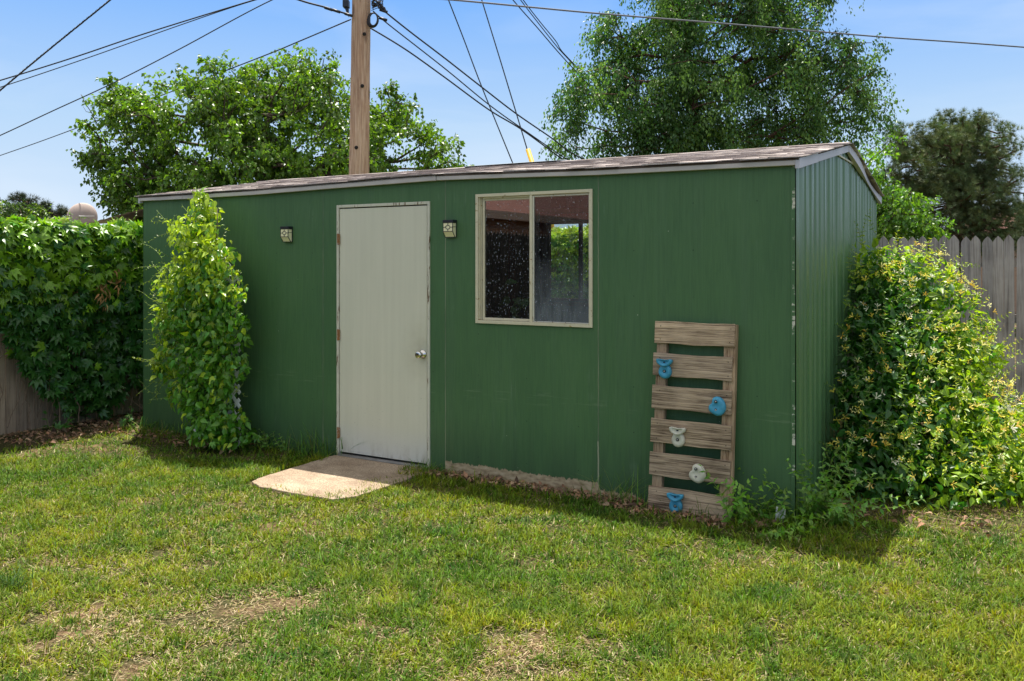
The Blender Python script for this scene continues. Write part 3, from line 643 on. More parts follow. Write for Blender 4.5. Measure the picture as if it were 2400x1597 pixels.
def hold(cx, cz, kind, mat, rot=0):
    """moulded climbing hold: 'w' = winged top over a round foot, 'k' = kidney shape"""
    Mh = Mt @ Matrix.Translation((cx, -.001, cz)) @ Matrix.Rotation(rot, 4, 'Y')
    if kind == 'w': 
        lower = [(math.cos(a)*.042*(1-.06*math.sin(a)), -.022+math.sin(a)*.048) for a in np.linspace(0, 2*math.pi, 28, endpoint=False)]
        upper = []
        for i in range(40):
            a = 2*math.pi*i/40; x = .052*math.cos(a); z = .036+.025*math.sin(a)*(1-.1*abs(math.cos(a)))
            z += .022*(abs(x)/.052)**1.6-.010 if math.sin(a) > -.2 else .010*(abs(x)/.052)**2-.004
            upper.append((x, z))
        shapes = [(lower, .030, .018), (upper, .052, .026)]
    else:
        raw = [(500, 625), (520, 613), (545, 615), (570, 632), (585, 665), (585, 700), (565, 730), (535, 740), (505, 730), (480, 712), (472, 690), (478, 672), (495, 655), (497, 640)]
        raw = [((x-530)*.00092, (677-z)*.00092) for x, z in raw][::-1]; pts = []; nr_ = len(raw)
        for i in range(nr_):
            p0, p1, p2, p3 = (raw[(i+k) % nr_] for k in (-1, 0, 1, 2))
            for t in (0, .33, .67): pts.append(tuple(.5*((2*p1[c])+(-p0[c]+p2[c])*t+(2*p0[c]-5*p1[c]+4*p2[c]-p3[c])*t*t+(-p0[c]+3*p1[c]-3*p2[c]+p3[c])*t**3) for c in (0, 1)))
        shapes = [(pts, .034, .02)]
    m = MB()
    for pts, top, sh in shapes:
        n = len(pts); c = (sum(p[0] for p in pts)/n, sum(p[1] for p in pts)/n); vs = []; rings = [(1.0, 0), (1.0, top*.45), (.93, top*.78), (.74, top), (.40, top*.86), (.16, top*.72)]
        if pts is not shapes[0][0]: rings = [(.9, 0), (1.0, top*.5), (1.0, top*.82), (.82, top*.98), (.5, top*.78), (.2, top*.62)]
        for s_, y_ in rings:
            for x, z in pts: vs.append(Mh @ Vector((c[0]+(x-c[0])*s_, -y_, c[1]+(z-c[1])*s_)))
        f = [(i*n+k, i*n+(k+1) % n, (i+1)*n+(k+1) % n, (i+1)*n+k) for i in range(len(rings)-1) for k in range(n)]
        f.append(tuple(k for k in range(n))); f.append(tuple((len(rings)-1)*n+k for k in reversed(range(n)))); m.add(vs, f)
    h = m.build('climbing_hold', mat, pal, smooth=True)
    for bz, yy in ((-.022, .030), (.030, .036)):
        xx = 0 if kind == 'w' else -.004
        m = MB(); m.lathe([(.0095, -.004), (.0095, .002), (.007, .0025)], 14, Mh @ Matrix.Translation((xx, -yy*(.86 if kind == 'w' else .9), bz)) @ Matrix.Rotation(R(90), 4, 'X')); m.build('bolt_hole', MT['dark'], h, smooth=False)
        if bz < 0 or kind == 'k': m = MB(); m.lathe([(.0055, 0), (.0055, .003), (.003, .0045)], 6, Mh @ Matrix.Translation((xx, -yy*(.86 if kind == 'w' else .9)-.001, bz)) @ Matrix.Rotation(R(90), 4, 'X')); m.build('bolt', MT['steel'], h)
def hp(cx, cy): return (cx-22)/(648-22)*PW-.0, max(.072, pz(cy-(.048+.112*(cy-42)/1373)*(cx-22)))
for (cx, cy, kd, mt, rt) in ((122, 388, 'w', 'holdblue', 0), (530, 677, 'k', 'holdblue', 0), (243, 888, 'w', 'holdwhite', 0), (398, 1163, 'k', 'holdwhite', 0), (242, 1392, 'w', 'holdblue', 0)):
    hx, hz = hp(cx, cy); hold(hx, hz, kd, MT[mt], rt)
m = MB(); m.prism([(-.03, -.02), (.028, -.02), (.030, .095), (-.026, .102)], -.006, .006, Matrix.Rotation(R(-6), 4, 'X'))
wx, wy = to_local(*gp(1828, 1230)[:2]); o = m.build('edging_stub', MT['white'], bevel=.002, loc=to_world(wx, wy), rz=TH-.1); tag(o, 'short white plastic stub standing in the weeds by the shed corner', 'edging')

# ================================================================== FENCES
def picket(w, h, t, tip=.07, pointed=True):
    m = MB(); j = random.uniform(-.012, .012); n = 5
    def side(s): return [(s*w/2, h-tip+j), (s*w/2*.86, h-tip*.72+j), (s*w/2*.48, h-tip*.34+j)]
    pts = [(-w/2, 0), (w/2, 0)]+side(1)+[(0, h+j)]+side(-1)[::-1] if pointed else [(-w/2, 0), (w/2, 0), (w/2, h+j), (-w/2, h+j)]
    m.prism(pts, -t/2, t/2); return m
def fence(name, label, x0, y0, x1, y1, h, pitch, mat, pointed=True, rails_side=1, railm=None):
    d = math.hypot(x1-x0, y1-y0); ang = math.atan2(y1-y0, x1-x0); root = empty(name, to_world(x0, y0), TH+ang, label, 'fence')
    n = int(d/pitch); allb = MB(); objs = 0
    for i in range(n):
        m = picket(pitch-random.uniform(.003, .0075), h, .018)
        M2 = Matrix.Translation((pitch*(i+.5), random.uniform(-.003, .003), 0)) @ Matrix.Rotation(random.uniform(-.006, .006), 4, 'Y')
        yield root, i, m, M2
def build_fence(name, label, x0, y0, x1, y1, h, pitch, mat, vis, pointed=True, back=1):
    """vis(i, s) -> True when that picket is one of those in the photo and becomes its own part"""
    rest = MB(); root = None; k = 0
    for root, i, m, M2 in fence(name, label, x0, y0, x1, y1, h, pitch, mat, pointed):
        s = (i+.5)*pitch
        if vis(s) and k < 100:
            m.v = [tuple(M2 @ Vector(v)) for v in m.v]; m.build('picket', mat, root); k += 1
        else: rest.add([M2 @ Vector(v) for v in m.v], m.f)
    d = math.hypot(x1-x0, y1-y0)
    if rest.v: o = rest.build('pickets', mat, root); tag(o, kind='stuff')
    for z in (.3, 1.0, h-.28): m = MB(); m.box(0, d, *sorted((back*.011, back*.048)), z-.045, z+.045); m.build('rail', mat, root)
    for s in np.arange(.1, d, 2.4): m = MB(); m.box(s, s+.09, *sorted((back*.05, back*.14)), 0, h-.12); m.build('post', mat, root)
    return root
# back fence: from the left side fence to beyond the picture on the right
bf = build_fence('picket_fence', 'grey weathered picket fence with pointed tops behind the honeysuckle', -6.87, 4.88, 6.0, 4.88, 1.853, .1, MT['fence'], lambda s: 6.6 < s < 9.6)
# side fence, left edge of the picture
lf = build_fence("picket_fence", "brown grey board fence under the creeper at the left edge", -6.87, 4.84, -6.87, -2.6, 1.80, .101, MT["fence_brown"], lambda s: 4.0 < s < 6.1, back=-1)
sf = build_fence('picket_fence', 'tall picket fence, its shade put into the wood colour, seen mirrored in the left window pane', -6.87, -2.72, -6.87, -22, 2.13, .13, MT['fence_shaded'], lambda s: False, back=-1)
# neighbour's house reflected in the window
nh = lempty('neighbour_house', -17.5, -18, 0, 'neighbour house with brown roof and tan eave, mirrored in the window', 'house')
m = MB(); m.box(-4.5, 4.6, -15, 9, 0, 2.95); m.build('wall', MT['stucco'], nh)
m = MB(); m.prism([(-5.2, 3.1), (5.3, 3.1), (.05, 5.6)], -15.6, 9.6); m.build('roof', MT['hroof'], nh)
m = MB(); m.box(5.27, 5.33, -15.6, 9.6, 2.88, 3.12); m.build('eave_board', MT['tanpaint'], nh)
m = MB(); m.box(5.9, 5.94, -15.6, 9.6, 0, 2.55); m.build('screen_wall', MT['redwood'], nh)

# low buildings peeping over the fences
nb = empty('neighbour_shed', wp(330, HOR, 14)*1, R(14), 'pale corrugated metal roof showing between the creeper and the shed', 'shed'); nb.location.z = 0
m = MB(); m.box(-.55, 3, 0, 2.5, 0, 2.15); m.build('wall', MT['stucco'], nb)
m = MB()
for i in range(60):
    x0 = -.75+i*.066; z0 = 2.20+.30*(x0+.75)/1.0 if x0 < .3 else 2.515; zz = .012*(i % 2)
    m.add([(x0, -.2, 2.18+zz+min(.28, .3*(x0+.75))), (x0+.066, -.2, 2.18+.012*((i+1) % 2)+min(.28, .3*(x0+.816))), (x0+.066, 2.7, 2.32+.012*((i+1) % 2)+min(.28, .3*(x0+.816))), (x0, 2.7, 2.32+zz+min(.28, .3*(x0+.75)))], [(0, 1, 2, 3)])
m.build('roof', MT['metalroof'], nb)
fh = empty('distant_house', (16.9, 27, 0), R(-10), 'reddish house roof behind the fence at the right edge', 'house')
m = MB(); m.box(-2.2, 8, 0, 6, 0, 2.3); m.build('wall', MT['stucco'], fh); m = MB(); m.prism([(-2.6, 2.25), (8.6, 2.25), (6, 3.4), (.2, 3.4)], -.5, 6.5); m.build('roof', MT['hroof'], fh)

# satellite dish on a mast
dc = wp(192, 511, 20); ds = empty('satellite_dish', (dc.x, dc.y, 0), 0, 'faded pinkish satellite dish rising above the creeper', 'satellite dish')
m = MB(); prof = [(.001, .10), (.12, .092), (.22, .068), (.30, .03), (.335, 0), (.337, -.012), (.22, .05), (.001, .085)]
Md = Matrix.Translation((0, 0, dc.z)) @ Matrix.Rotation(R(10), 4, 'Z') @ Matrix.Rotation(R(80), 4, 'X') @ Matrix.Diagonal((1, 1.06, 1, 1)) ; m.lathe(prof, 36, Md); m.build('dish', MT['dish'], ds, smooth=True)
m = MB(); m.tube([(0, .12, 0), (0, .12, dc.z)], .03, 10); m.build('mast', MT['steel'], ds)
m = MB(); m.tube([(.0, -.05, dc.z-.34), (.16, -.45, dc.z+.02), (.33, -.1, dc.z+.03)], .012, 6); m.build('feed_arm', MT['steel'], ds)

# ================================================================== UTILITY POLE AND WIRES
PZ = 13.6; base = wp(843, HOR, PZ); pole = empty('utility_pole', (base.x-.02, PZ, 0), 0, 'brown wooden utility pole rising behind the shed roof', 'utility pole')
def polept(z): return Vector((.0135*z-.03, 0, z))
m = MB(); N = 40; m.tube([polept(.0+10.5*i/N) for i in range(N+1)], [.168-.0042*10.5*i/N+.0022*math.sin(i*1.7) for i in range(N+1)], 24); m.build('post', MT['pole'], pole, smooth=True)
def rel(p): return p-pole.location
m = MB(); m.box(-.235, -.14, -.07, .05, 5.55, 5.66); m.prism([(-.22, 5.56), (-.15, 5.56), (-.15, 5.40)], -.03, .03); m.build('bracket', MT['black'], pole, bevel=.006)
m = MB(); c0 = rel(wp(876, 47, PZ-.1))
for k in range(5): m.tube([c0+Vector(((.062+.006*k)*math.cos(a)-.005*k, .03*math.sin(a)+.012*k-.03, (.105+.004*k)*math.sin(a))) for a in np.linspace(0, 2*math.pi, 30)], .011, 6, False)
m.build('cable_coil', MT['wire'], pole, smooth=True)
m = MB(); c0 = rel(wp(886, 12, PZ-.1)); random.seed(3)
for k in range(9):
    p = [rel(wp(871, random.uniform(-8, 24), PZ-.15))]
    for i in range(4): p.append(c0+Vector((random.uniform(-.09, .08), random.uniform(-.05, .05), random.uniform(-.07, .10))))
    m.tube(p, random.uniform(.004, .010), 5)
for k in range(4): m.tube([c0+Vector((.0+.03*k, 0, .05-.03*k)), c0+Vector((.02+.03*k, 0, .0-.03*k))], .02, 8)
m.tube([rel(wp(870, 25, PZ-.1)), rel(wp(880, 21, PZ-.1)), rel(wp(890, 17, PZ-.1))], .006, 5)
m.build('cable_splices', MT['wire'], pole)
for z, dx in ((4.3, .06), (3.35, -.02), (5.1, .08)): m = MB(); m.lathe([(.03, 0), (.028, .008), (.012, .014)], 10, Matrix.Translation((polept(z).x+dx, -.155, z)) @ Matrix.Rotation(R(90), 4, 'X')); m.build('knot', MT['dark'], pole)

def wire(label, pts, r=.011, mat='wire', clips=(), ext=0, name='overhead_wire', twist=False):
    P_ = [wp(*p) for p in pts]; Q = []
    for i in range(len(P_)-1):                               # Catmull-Rom so that the sag is smooth
        p0, p1, p2, p3 = P_[max(i-1, 0)], P_[i], P_[i+1], P_[min(i+2, len(P_)-1)]
        for k in range(10):
            t = k/10; Q.append(.5*((2*p1)+(-p0+p2)*t+(2*p0-5*p1+4*p2-p3)*t*t+(-p0+3*p1-3*p2+p3)*t**3))
    Q.append(P_[-1]); o0 = Q[0].copy(); m = MB(); m.tube([q-o0 for q in Q], r, 6)
    if twist:
        m2 = []; tot = 0
        for i, q in enumerate(Q): m2.append(q)
        fine = []
        for i in range(len(Q)-1):
            for k in range(8): fine.append(Q[i].lerp(Q[i+1], k/8))
        for ph in (0, 2.1): m.tube([f-o0+Vector((math.cos(j*1.1+ph)*.012, math.sin(j*1.1+ph)*.012, math.cos(j*1.1+ph)*.012)) for j, f in enumerate(fine)], .009, 5)
    for c in clips:
        p = wp(*c)-o0; m.tube([p+Vector((-.06, 0, .02)), p+Vector((.06, 0, -.02))], .022, 6)
    o = m.build(name, MT[mat], smooth=True, loc=o0); tag(o, label, 'wire', 'overhead wires'); return o
wire('thick twisted black cable crossing the top left corner steeply', [(330, -62, 12), (258, 0, 12), (120, 112, 12), (0, 212, 12), (-160, 350, 12)], .008, twist=True)
wire('upper of the two near parallel wires slanting across the sky at top left', [(760, -45, 14.5), (597, 0, 14.5), (340, 79, 14.7), (170, 136, 14.8), (0, 189, 15), (-150, 232, 15)], .011)
wire('lower, thinner of the two near parallel wires at top left', [(760, -43, 14.6), (590, 3, 14.6), (420, 60, 14.8), (200, 138, 15), (0, 205, 15.2), (-150, 250, 15)], .008, 'wire')
wire('single wire running down left past the top of the left tree to the left edge', [(800, -62, 14), (638, 0, 14), (418, 117, 14.2), (265, 195, 14.4), (120, 262, 14.6), (0, 318, 14.8), (-150, 385, 15)], .009)
wire('thin wire from the left of the pole passing behind the left tree', [(822, 46, 13.6), (697, 99, 14.6), (619, 131, 15.4), (420, 208, 17.5), (245, 276, 20), (100, 330, 22), (0, 365, 23.5), (-100, 400, 25)], .011)
wire('clamped cable reaching the pole from the upper left', [(560, -50, 12.5), (700, 0, 13), (760, 17, 13.2), (822, 36, 13.5)], .014, clips=((770, 21, 13.25), (788, 26, 13.3), (817, 35, 13.45)))
wire('uppermost of the three cables sagging from the pole to the right', [(874, 5, 13.5), (895, 22, 13.5), (960, 74, 13.8), (1040, 135, 14.1), (1132, 207, 14.5), (1210, 267, 14.9), (1290, 322, 15.3), (1345, 362, 15.6), (1430, 402, 16)], .013, clips=((899, 26, 13.5),))
wire('middle of the three cables from the pole to the right', [(874, 26, 13.5), (911, 58, 13.6), (1040, 159, 14.1), (1145, 245, 14.6), (1224, 302, 15), (1332, 376, 15.6), (1420, 430, 16)], .010, clips=((898, 45, 13.55),))
wire('lowest of the three cables leaving the pole below the coil', [(868, 66, 13.5), (950, 116, 13.7), (1040, 180, 14.1), (1145, 257, 14.6), (1224, 305, 15), (1326, 379, 15.6), (1420, 440, 16)], .012)
wire('long service wire crossing in front of the elm at top right', [(900, -12, 9), (1059, 0, 9.4), (1210, 14, 9.8), (1414, 33, 10.3), (1675, 54, 10.9), (1900, 73, 11.4), (2080, 88, 11.8), (2240, 99, 12), (2400, 111, 12.2), (2600, 126, 12.6)], .010, 'wirepale')
wire('lowest of the wires that run down into the elm crown', [(1160, -55, 16), (1202, 0, 16), (1260, 66, 16.5), (1315, 130, 17), (1380, 200, 17.6)], .010)
wire('upper left of the twin wires that run down into the elm', [(1180, -58, 16), (1220, 0, 16), (1262, 55, 16.4), (1300, 103, 16.8), (1318, 124, 17), (1380, 190, 17.6)], .009)
wire('upper right of the twin wires that run down into the elm', [(1188, -58, 16.2), (1226, 0, 16.2), (1266, 52, 16.6), (1302, 96, 17), (1320, 124, 17.2), (1380, 185, 17.6)], .009)
wire('plain steep guy wire without a guard', [(1020, -80, 12.9), (1051, 0, 12.9), (1088, 95, 13), (1128, 201, 13), (1203, 386, 13.1), (1262, 530, 13.15), (1380, 800, 13.2)], .009)
wire('steep guy wire that runs into the yellow guard', [(1105, -80, 13.0), (1129, 0, 13), (1176, 153, 12.8), (1236, 352, 12.6)], .009)
g0, g1 = wp(1237, 350, 12.6), wp(1330, 645, 12.45); g1 = g1+(g1-g0).normalized()*.8; k = (g1.z-.02)/(g0.z-g1.z); g1 = g1+(g1-g0)*0
m = MB(); d = (g1-g0).normalized(); bot = g0+d*(g0.z/(-d.z)); m.tube([Vector((0, 0, 0)), g1-g0], .034, 12); m.tube([g1-g0, bot-g0], .010, 8)
o = m.build('guy_guard', MT['guard'], smooth=True, loc=g0); tag(o, 'yellow guard sleeve on the guy wire above the shed roof', 'guy guard')

# ================================================================== TREES
def sample_lobes(lobes, n, k=.55, seed=0):
    """points in a union of ellipsoids (cx,cy,cz,rx,ry,rz), thicker towards the skin, never deep inside a neighbour"""
    r = np.random.default_rng(seed); Lb = np.array(lobes, float); vol = (Lb[:, 3]*Lb[:, 4]*Lb[:, 5])**.75; vol /= vol.sum()
    pts = []; nr = []
    while sum(map(len, pts)) < n:
        i = r.choice(len(Lb), n, p=vol); d = unit(r.normal(size=(n, 3))); rad = 1-k*r.random((n, 1))**1.5
        p = Lb[i, :3]+d*rad*Lb[i, 3:6]; q = np.linalg.norm((p[:, None]-Lb[None, :, :3])/Lb[None, :, 3:6], axis=2).min(1)
        ok = q > (1-k)
        pts.append(p[ok]); nr.append(unit((d/Lb[i, 3:6]))[ok])
    return np.concatenate(pts)[:n], np.concatenate(nr)[:n]
def skeleton(root_pts, tips, seed, seg=.5, r0=.2, rmin=.006, wob=.10, up=.12, expo=.42):
    """grow limbs from the trunk nodes to every tip; returns a tube mesh builder and each tip's incoming direction"""
    r = np.random.default_rng(seed); nodes = [Vector(p) for p in root_pts]; par = [-1]+list(range(len(nodes)-1)); base = np.array(root_pts[0])
    nt = len(nodes); order = np.argsort(np.linalg.norm(tips-np.array(root_pts[-1]), axis=1)); tipid = {}
    arr = np.zeros((len(nodes)+len(tips)*12, 3)); arr[:nt] = np.array(root_pts); cnt = nt; dep = np.zeros(len(arr)); dep[:nt] = np.linspace(0, .1, nt)
    for t in order:
        p = tips[t]; D = np.linalg.norm(arr[:cnt]-p, axis=1)+.25*dep[:cnt]+2.0*np.maximum(0, arr[:cnt, 2]-p[2]-.1)
        j = int(np.argmin(D)); a = arr[j]; ln = np.linalg.norm(p-a); n = max(1, min(10, int(ln/seg))); prev = j
        side = r.normal(size=3)*wob*ln
        for k in range(1, n+1):
            u = k/n; q = a+(p-a)*u+side*math.sin(math.pi*u)*.6+np.array([0, 0, up*ln*math.sin(math.pi*u)])
            arr[cnt] = q; dep[cnt] = dep[prev]+ln/n; par.append(prev); prev = cnt; cnt += 1
            if cnt >= len(arr)-12: arr = np.concatenate([arr, np.zeros_like(arr)]); dep = np.concatenate([dep, np.zeros_like(dep)])
        tipid[t] = prev
    load = np.zeros(cnt)
    for t in tipid.values(): load[t] += 1
    for i in range(cnt-1, 0, -1):
        if par[i] >= 0: load[par[i]] += load[i]
    rad = rmin+(r0-rmin)*(load/load.max())**expo; rad[:nt] = np.maximum(rad[:nt], np.linspace(r0*1.15, r0*.6, nt))
    m = MB()
    kids = {}
    for i in range(1, cnt): kids.setdefault(par[i], []).append(i)
    stack = [(0, [0])]; 
    while stack:
        i, chain = stack.pop()
        ks = sorted(kids.get(i, []), key=lambda q: -load[q])
        if not ks:
            if len(chain) > 1: m.tube([arr[c] for c in chain], [float(rad[c]) for c in chain], 8 if rad[chain[0]] > .05 else (5 if rad[chain[0]] > .015 else 3), False)
            continue
        stack.append((ks[0], chain+[ks[0]]))
        for q in ks[1:]: stack.append((q, [i, q]))
    # a branch starts with its own width, not its parent's
    return m, {t: unit((arr[tipid[t]]-arr[par[tipid[t]]])[None])[0] for t in tipid}
def crown_leaves(tips, outw, n_per, L, base, lw, ll, droop, seed, leaf=LEAF_S, spread=.28, hi=1.5, nz=1.2, upn=.9, light=None):
    r = np.random.default_rng(seed); n = len(tips)*n_per
    ti = np.repeat(np.arange(len(tips)), n_per); nt = 4
    td = unit(outw[:, None, :]*.6+r.normal(size=(len(tips), nt, 3))*.8+np.array([0, 0, -droop*.5+.1])); Ls = L*r.uniform(.6, 1.35, (len(tips), nt))
    tw = r.integers(0, nt, n); u = r.random(n)**.7; d = td[ti, tw]; ln = Ls[ti, tw]
    p = tips[ti]+d*(u*ln)[:, None]+np.array([0, 0, -1])*(droop*u*u*ln)[:, None]+r.normal(size=(n, 3))*spread*L*.45
    tang = unit(d+np.array([0, 0, -1])*(2*droop*u)[:, None])
    fwd = unit(tang*.5+r.normal(size=(n, 3))*.6+np.array([0, 0, -.45-.3*droop])); nrm = unit(r.normal(size=(n, 3))*.6+np.array([0, 0, upn]))
    s = r.uniform(.65, 1.25, n); M = frames(fwd, nrm, lw*s, ll*s, ll*s)
    ct = r.uniform(.72, hi*.9, len(tips))[ti]; col = np.array(base)[None]*ct[:, None]*r.uniform(.7, 1.3, (n, 1))*(1+r.normal(0, .10, (n, 3))*np.array([1.2, .2, .8]))
    if light is not None: w = (r.random(len(tips)) < .3)[ti]; col = np.where(w[:, None], np.array(light)*r.uniform(.7, 1.2, (n, 1)), col)
    return leaf, M, p, np.clip(col, .003, 1)
def lobe_px(l, Z0): return [(((x-1200)/F*(Z0+dz)), Z0+dz, EYE-(y-HOR)/F*(Z0+dz), rx/F*(Z0+dz), ry_, ry/F*(Z0+dz)) for x, y, rx, ry, dz, ry_ in l]
def tree(name, label, cat, base, lobes, trunk, ntips, nper, L, col, lw, ll, droop, seed, mat, bark, r0=.2, k=.6, group=None, gapf=1.15, **kw):
    root = empty(name, base, 0, label, cat, group); b = np.array(base)
    lb = np.array(lobes); lb[:, :3] -= b; tips, out = sample_lobes(lb, int(ntips*1.5), k, seed); gf = gapf; nn = np.array([mnoise.noise(Vector(q*gf)+Vector((seed, 0, 0))) for q in tips]); o_ = np.argsort(-nn)[:ntips]; tips, out = tips[o_], out[o_]
    tm, dirs = skeleton([np.array(p)-b for p in trunk], tips, seed, r0=r0, rmin=.003, expo=.5, wob=.14, up=.16); tm.build('trunk', MT[bark], root, smooth=True)
    cl = Cloud(); lf, M, P, cc = crown_leaves(tips, out, nper, L, col, lw, ll, droop, seed+1, **kw); cl.add(lf[0], lf[1], M, P, cc); cl.build('crown', MT[mat], root)
    return root
ZL = 17.0
def T(x, y, Z): return tuple(wp(x, y, Z))
lob = lobe_px([(300, 285, 85, 85, .3, 1.1), (420, 275, 110, 90, 0, 1.3), (545, 240, 105, 85, -.5, 1.5), (640, 190, 85, 78, .2, 1.2), (730, 225, 110, 95, .3, 1.5), (850, 250, 90, 80, -.4, 1.3), (930, 320, 85, 75, 0, 1.2), (1010, 362, 72, 40, .3, .9),
               (600, 350, 190, 95, -.3, 1.6), (400, 400, 120, 80, .2, 1.4), (820, 380, 170, 85, -.2, 1.4), (255, 360, 45, 50, .2, .7), (298, 460, 42, 45, .3, .7), (255, 230, 40, 38, 0, .5), (480, 470, 150, 80, -.2, 1.4), (650, 150, 55, 40, 0, .6), (245, 285, 34, 50, 0, .5), (285, 420, 55, 45, .1, .7), (330, 480, 60, 40, -.2, .7), (262, 475, 30, 20, 0, .4)], ZL)
bt = wp(600, HOR, ZL); bt.z = 0
tree('leafy_tree', 'broad bright green leafy tree behind the left half of the shed', 'tree', bt, lob, [(bt.x, ZL, 0), (bt.x+.05, ZL, .7), T(610, 480, ZL), T(620, 400, ZL), T(630, 330, ZL)], 1000, 54, .30, (.085, .165, .022), .070, .092, .35, 21, 'lf_tree', 'barkg', .17, .8, light=(.15, .28, .03))
lt = bpy.data.objects['leafy_tree']
for pts, r in (([(290, 500, ZL), (262, 475, ZL), (236, 457, ZL)], .028), ([(262, 475, ZL), (268, 462, ZL), (264, 440, ZL)], .012), ([(255, 350, ZL), (232, 300, ZL), (215, 265, ZL), (200, 243, ZL), (190, 222, ZL)], .012), ([(290, 330, ZL), (262, 280, ZL), (240, 250, ZL), (222, 232, ZL)], .012), ([(215, 265, ZL), (202, 262, ZL), (195, 250, ZL)], .006), ([(300, 350, ZL), (275, 300, ZL), (262, 265, ZL), (250, 255, ZL)], .010), ([(330, 560, ZL), (308, 480, ZL), (285, 410, ZL), (268, 380, ZL)], .05)):
    m = MB(); m.tube([wp(*p)-lt.location for p in pts], [r*(1-.6*i/len(pts)) for i in range(len(pts))], 6); m.build('dead_branch', MT['barkg'], lt, smooth=True)
ZE = 18.0
lob = lobe_px([(1560, 70, 140, 150, 0, 1.4), (1740, 10, 180, 170, .3, 1.6), (1660, -150, 230, 160, 0, 1.8), (1880, 120, 120, 100, 0, 1.3), (1975, 215, 95, 90, -.2, 1.0), (1480, 215, 130, 110, -.3, 1.2), (1375, 240, 85, 110, 0, .9), (1620, 230, 170, 130, -.2, 1.5), (1790, 235, 150, 110, 0, 1.4),
               (1420, 330, 115, 50, .2, 1.0), (1870, -30, 90, 100, .2, 1.0), (1600, 340, 200, 65, -.2, 1.3), (1850, 310, 150, 50, .1, 1.2), (1445, 90, 60, 75, .2, .8), (1345, 330, 60, 40, 0, .6), (2000, 130, 55, 45, 0, .6), (2040, 280, 45, 40, 0, .5), (1950, -120, 120, 100, 0, 1.0)], ZE)
bt = wp(1630, HOR, ZE); bt.z = 0
tree('elm_tree', 'tall drooping dark green elm behind the right half of the shed', 'tree', bt, lob, [(bt.x, ZE, 0), (bt.x-.03, ZE, 1.2), T(1627, 440, ZE), T(1632, 330, ZE), T(1618, 230, ZE), T(1600, 140, ZE), T(1630, 20, ZE)], 1500, 72, .36, (.065, .145, .035), .050, .080, .85, 33, 'lf_elm', 'barkr', .15, .8, light=(.20, .34, .075), spread=.36)
ZB = 11.5
lob = lobe_px([(2035, 430, 75, 90, 0, .8), (2110, 480, 75, 75, -.3, .7), (2035, 365, 55, 50, 0, .5), (2095, 405, 50, 55, .1, .5), (2150, 530, 55, 50, 0, .5), (2040, 530, 90, 70, 0, .7), (2110, 400, 40, 40, .1, .4)], ZB)
bt = wp(2070, HOR, ZB); bt.z = 0
tree('small_tree', 'small bright leafy tree rising over the fence just right of the shed gable', 'tree', bt, lob, [(bt.x, ZB, 0), (bt.x, ZB, .8), T(2075, 560, ZB)], 240, 44, .2, (.11, .23, .03), .045, .062, .3, 41, 'lf_tree', 'barkg', .05, .8)
# pines: tufts of needles
def needle_tuft():
    V = []; Fc = []
    for i in range(16):
        a = 2.4*i; e = R(25+50*((i*7) % 10)/10); d = Vector((math.cos(a)*math.cos(e), math.sin(e), math.sin(a)*math.cos(e))); s = d.cross(Vector((.3, .5, .8))).normalized()*.035
        n = len(V); V += [tuple(d*.02-s), tuple(d*.02+s), tuple(d)]; Fc.append((n, n+1, n+2))
    return np.array(V), Fc
TUFT = needle_tuft()
def pine(name, label, base, lobes, trunk, ntips, nper, seed, col=(.14, .18, .07), L=.32, size=.12, r0=.16, k=.7):
    root = empty(name, base, 0, label, 'tree'); b = np.array(base); lb = np.array(lobes); lb[:, :3] -= b; tips, out = sample_lobes(lb, ntips, k, seed)
    tm, _ = skeleton([np.array(p)-b for p in trunk], tips, seed, r0=r0, up=-.05); tm.build('trunk', MT['barkr'], root, smooth=True)
    r = np.random.default_rng(seed); n = ntips*nper; ti = np.repeat(np.arange(ntips), nper); d = unit(out[ti]+r.normal(size=(n, 3))*.75+np.array([0, 0, .5]))
    p = tips[ti]+d*(r.random((n, 1))*L); s = size*r.uniform(.7, 1.2, n); M = frames(d, rdir(n), s, s, s)
    cc = np.array(col)[None]*r.uniform(.6, 1.45, ntips)[ti][:, None]*r.uniform(.75, 1.25, (n, 1)); cc[:, 0] *= r.uniform(.8, 1.25, n)
    cl = Cloud(); cl.add(TUFT[0], TUFT[1], M, p, cc); cl.build('crown', MT['lf_pine'], root)
ZP = 21.0
lob = lobe_px([(2190, 385, 85, 80, 0, 1.2), (2280, 380, 90, 85, .3, 1.3), (2235, 325, 65, 42, 0, .9), (2200, 480, 120, 75, 0, 1.3), (2320, 470, 75, 85, 0, 1.1), (2130, 400, 40, 60, 0, .7), (2345, 400, 36, 42, 0, .6), (2110, 330, 0.1+24, 22, 0, .4), (2300, 545, 100, 50, 0, 1.0)], ZP)
bt = wp(2240, HOR, ZP); bt.z = 0
pine('pine_tree', 'rounded brownish green pine over the fence at the far right', bt, lob, [(bt.x, ZP, 0), (bt.x, ZP, 1.5), T(2240, 480, ZP), T(2240, 400, ZP), T(2235, 340, ZP)], 620, 24, 51, col=(.125, .175, .065))
lob = lobe_px([(2420, 535, 50, 30, 0, .6), (2395, 505, 18, 12, 0, .3), (2440, 500, 30, 25, 0, .4)], 23); bt = wp(2430, HOR, 23); bt.z = 0
pine('pine_tree', 'low dark pine bough cut off by the right edge of the photo', bt, lob, [(bt.x, 23, 0), (bt.x, 23, 1.2), T(2430, 560, 23)], 60, 24, 52, r0=.08)
lob = lobe_px([(52, 470, 24, 11, 0, .35), (75, 492, 26, 10, 0, .35), (120, 496, 22, 9, 0, .3), (98, 478, 6, 5, 0, .15), (60, 500, 40, 14, 0, .4), (135, 505, 16, 10, 0, .3)], 22); bt = wp(70, HOR, 22); bt.z = 0
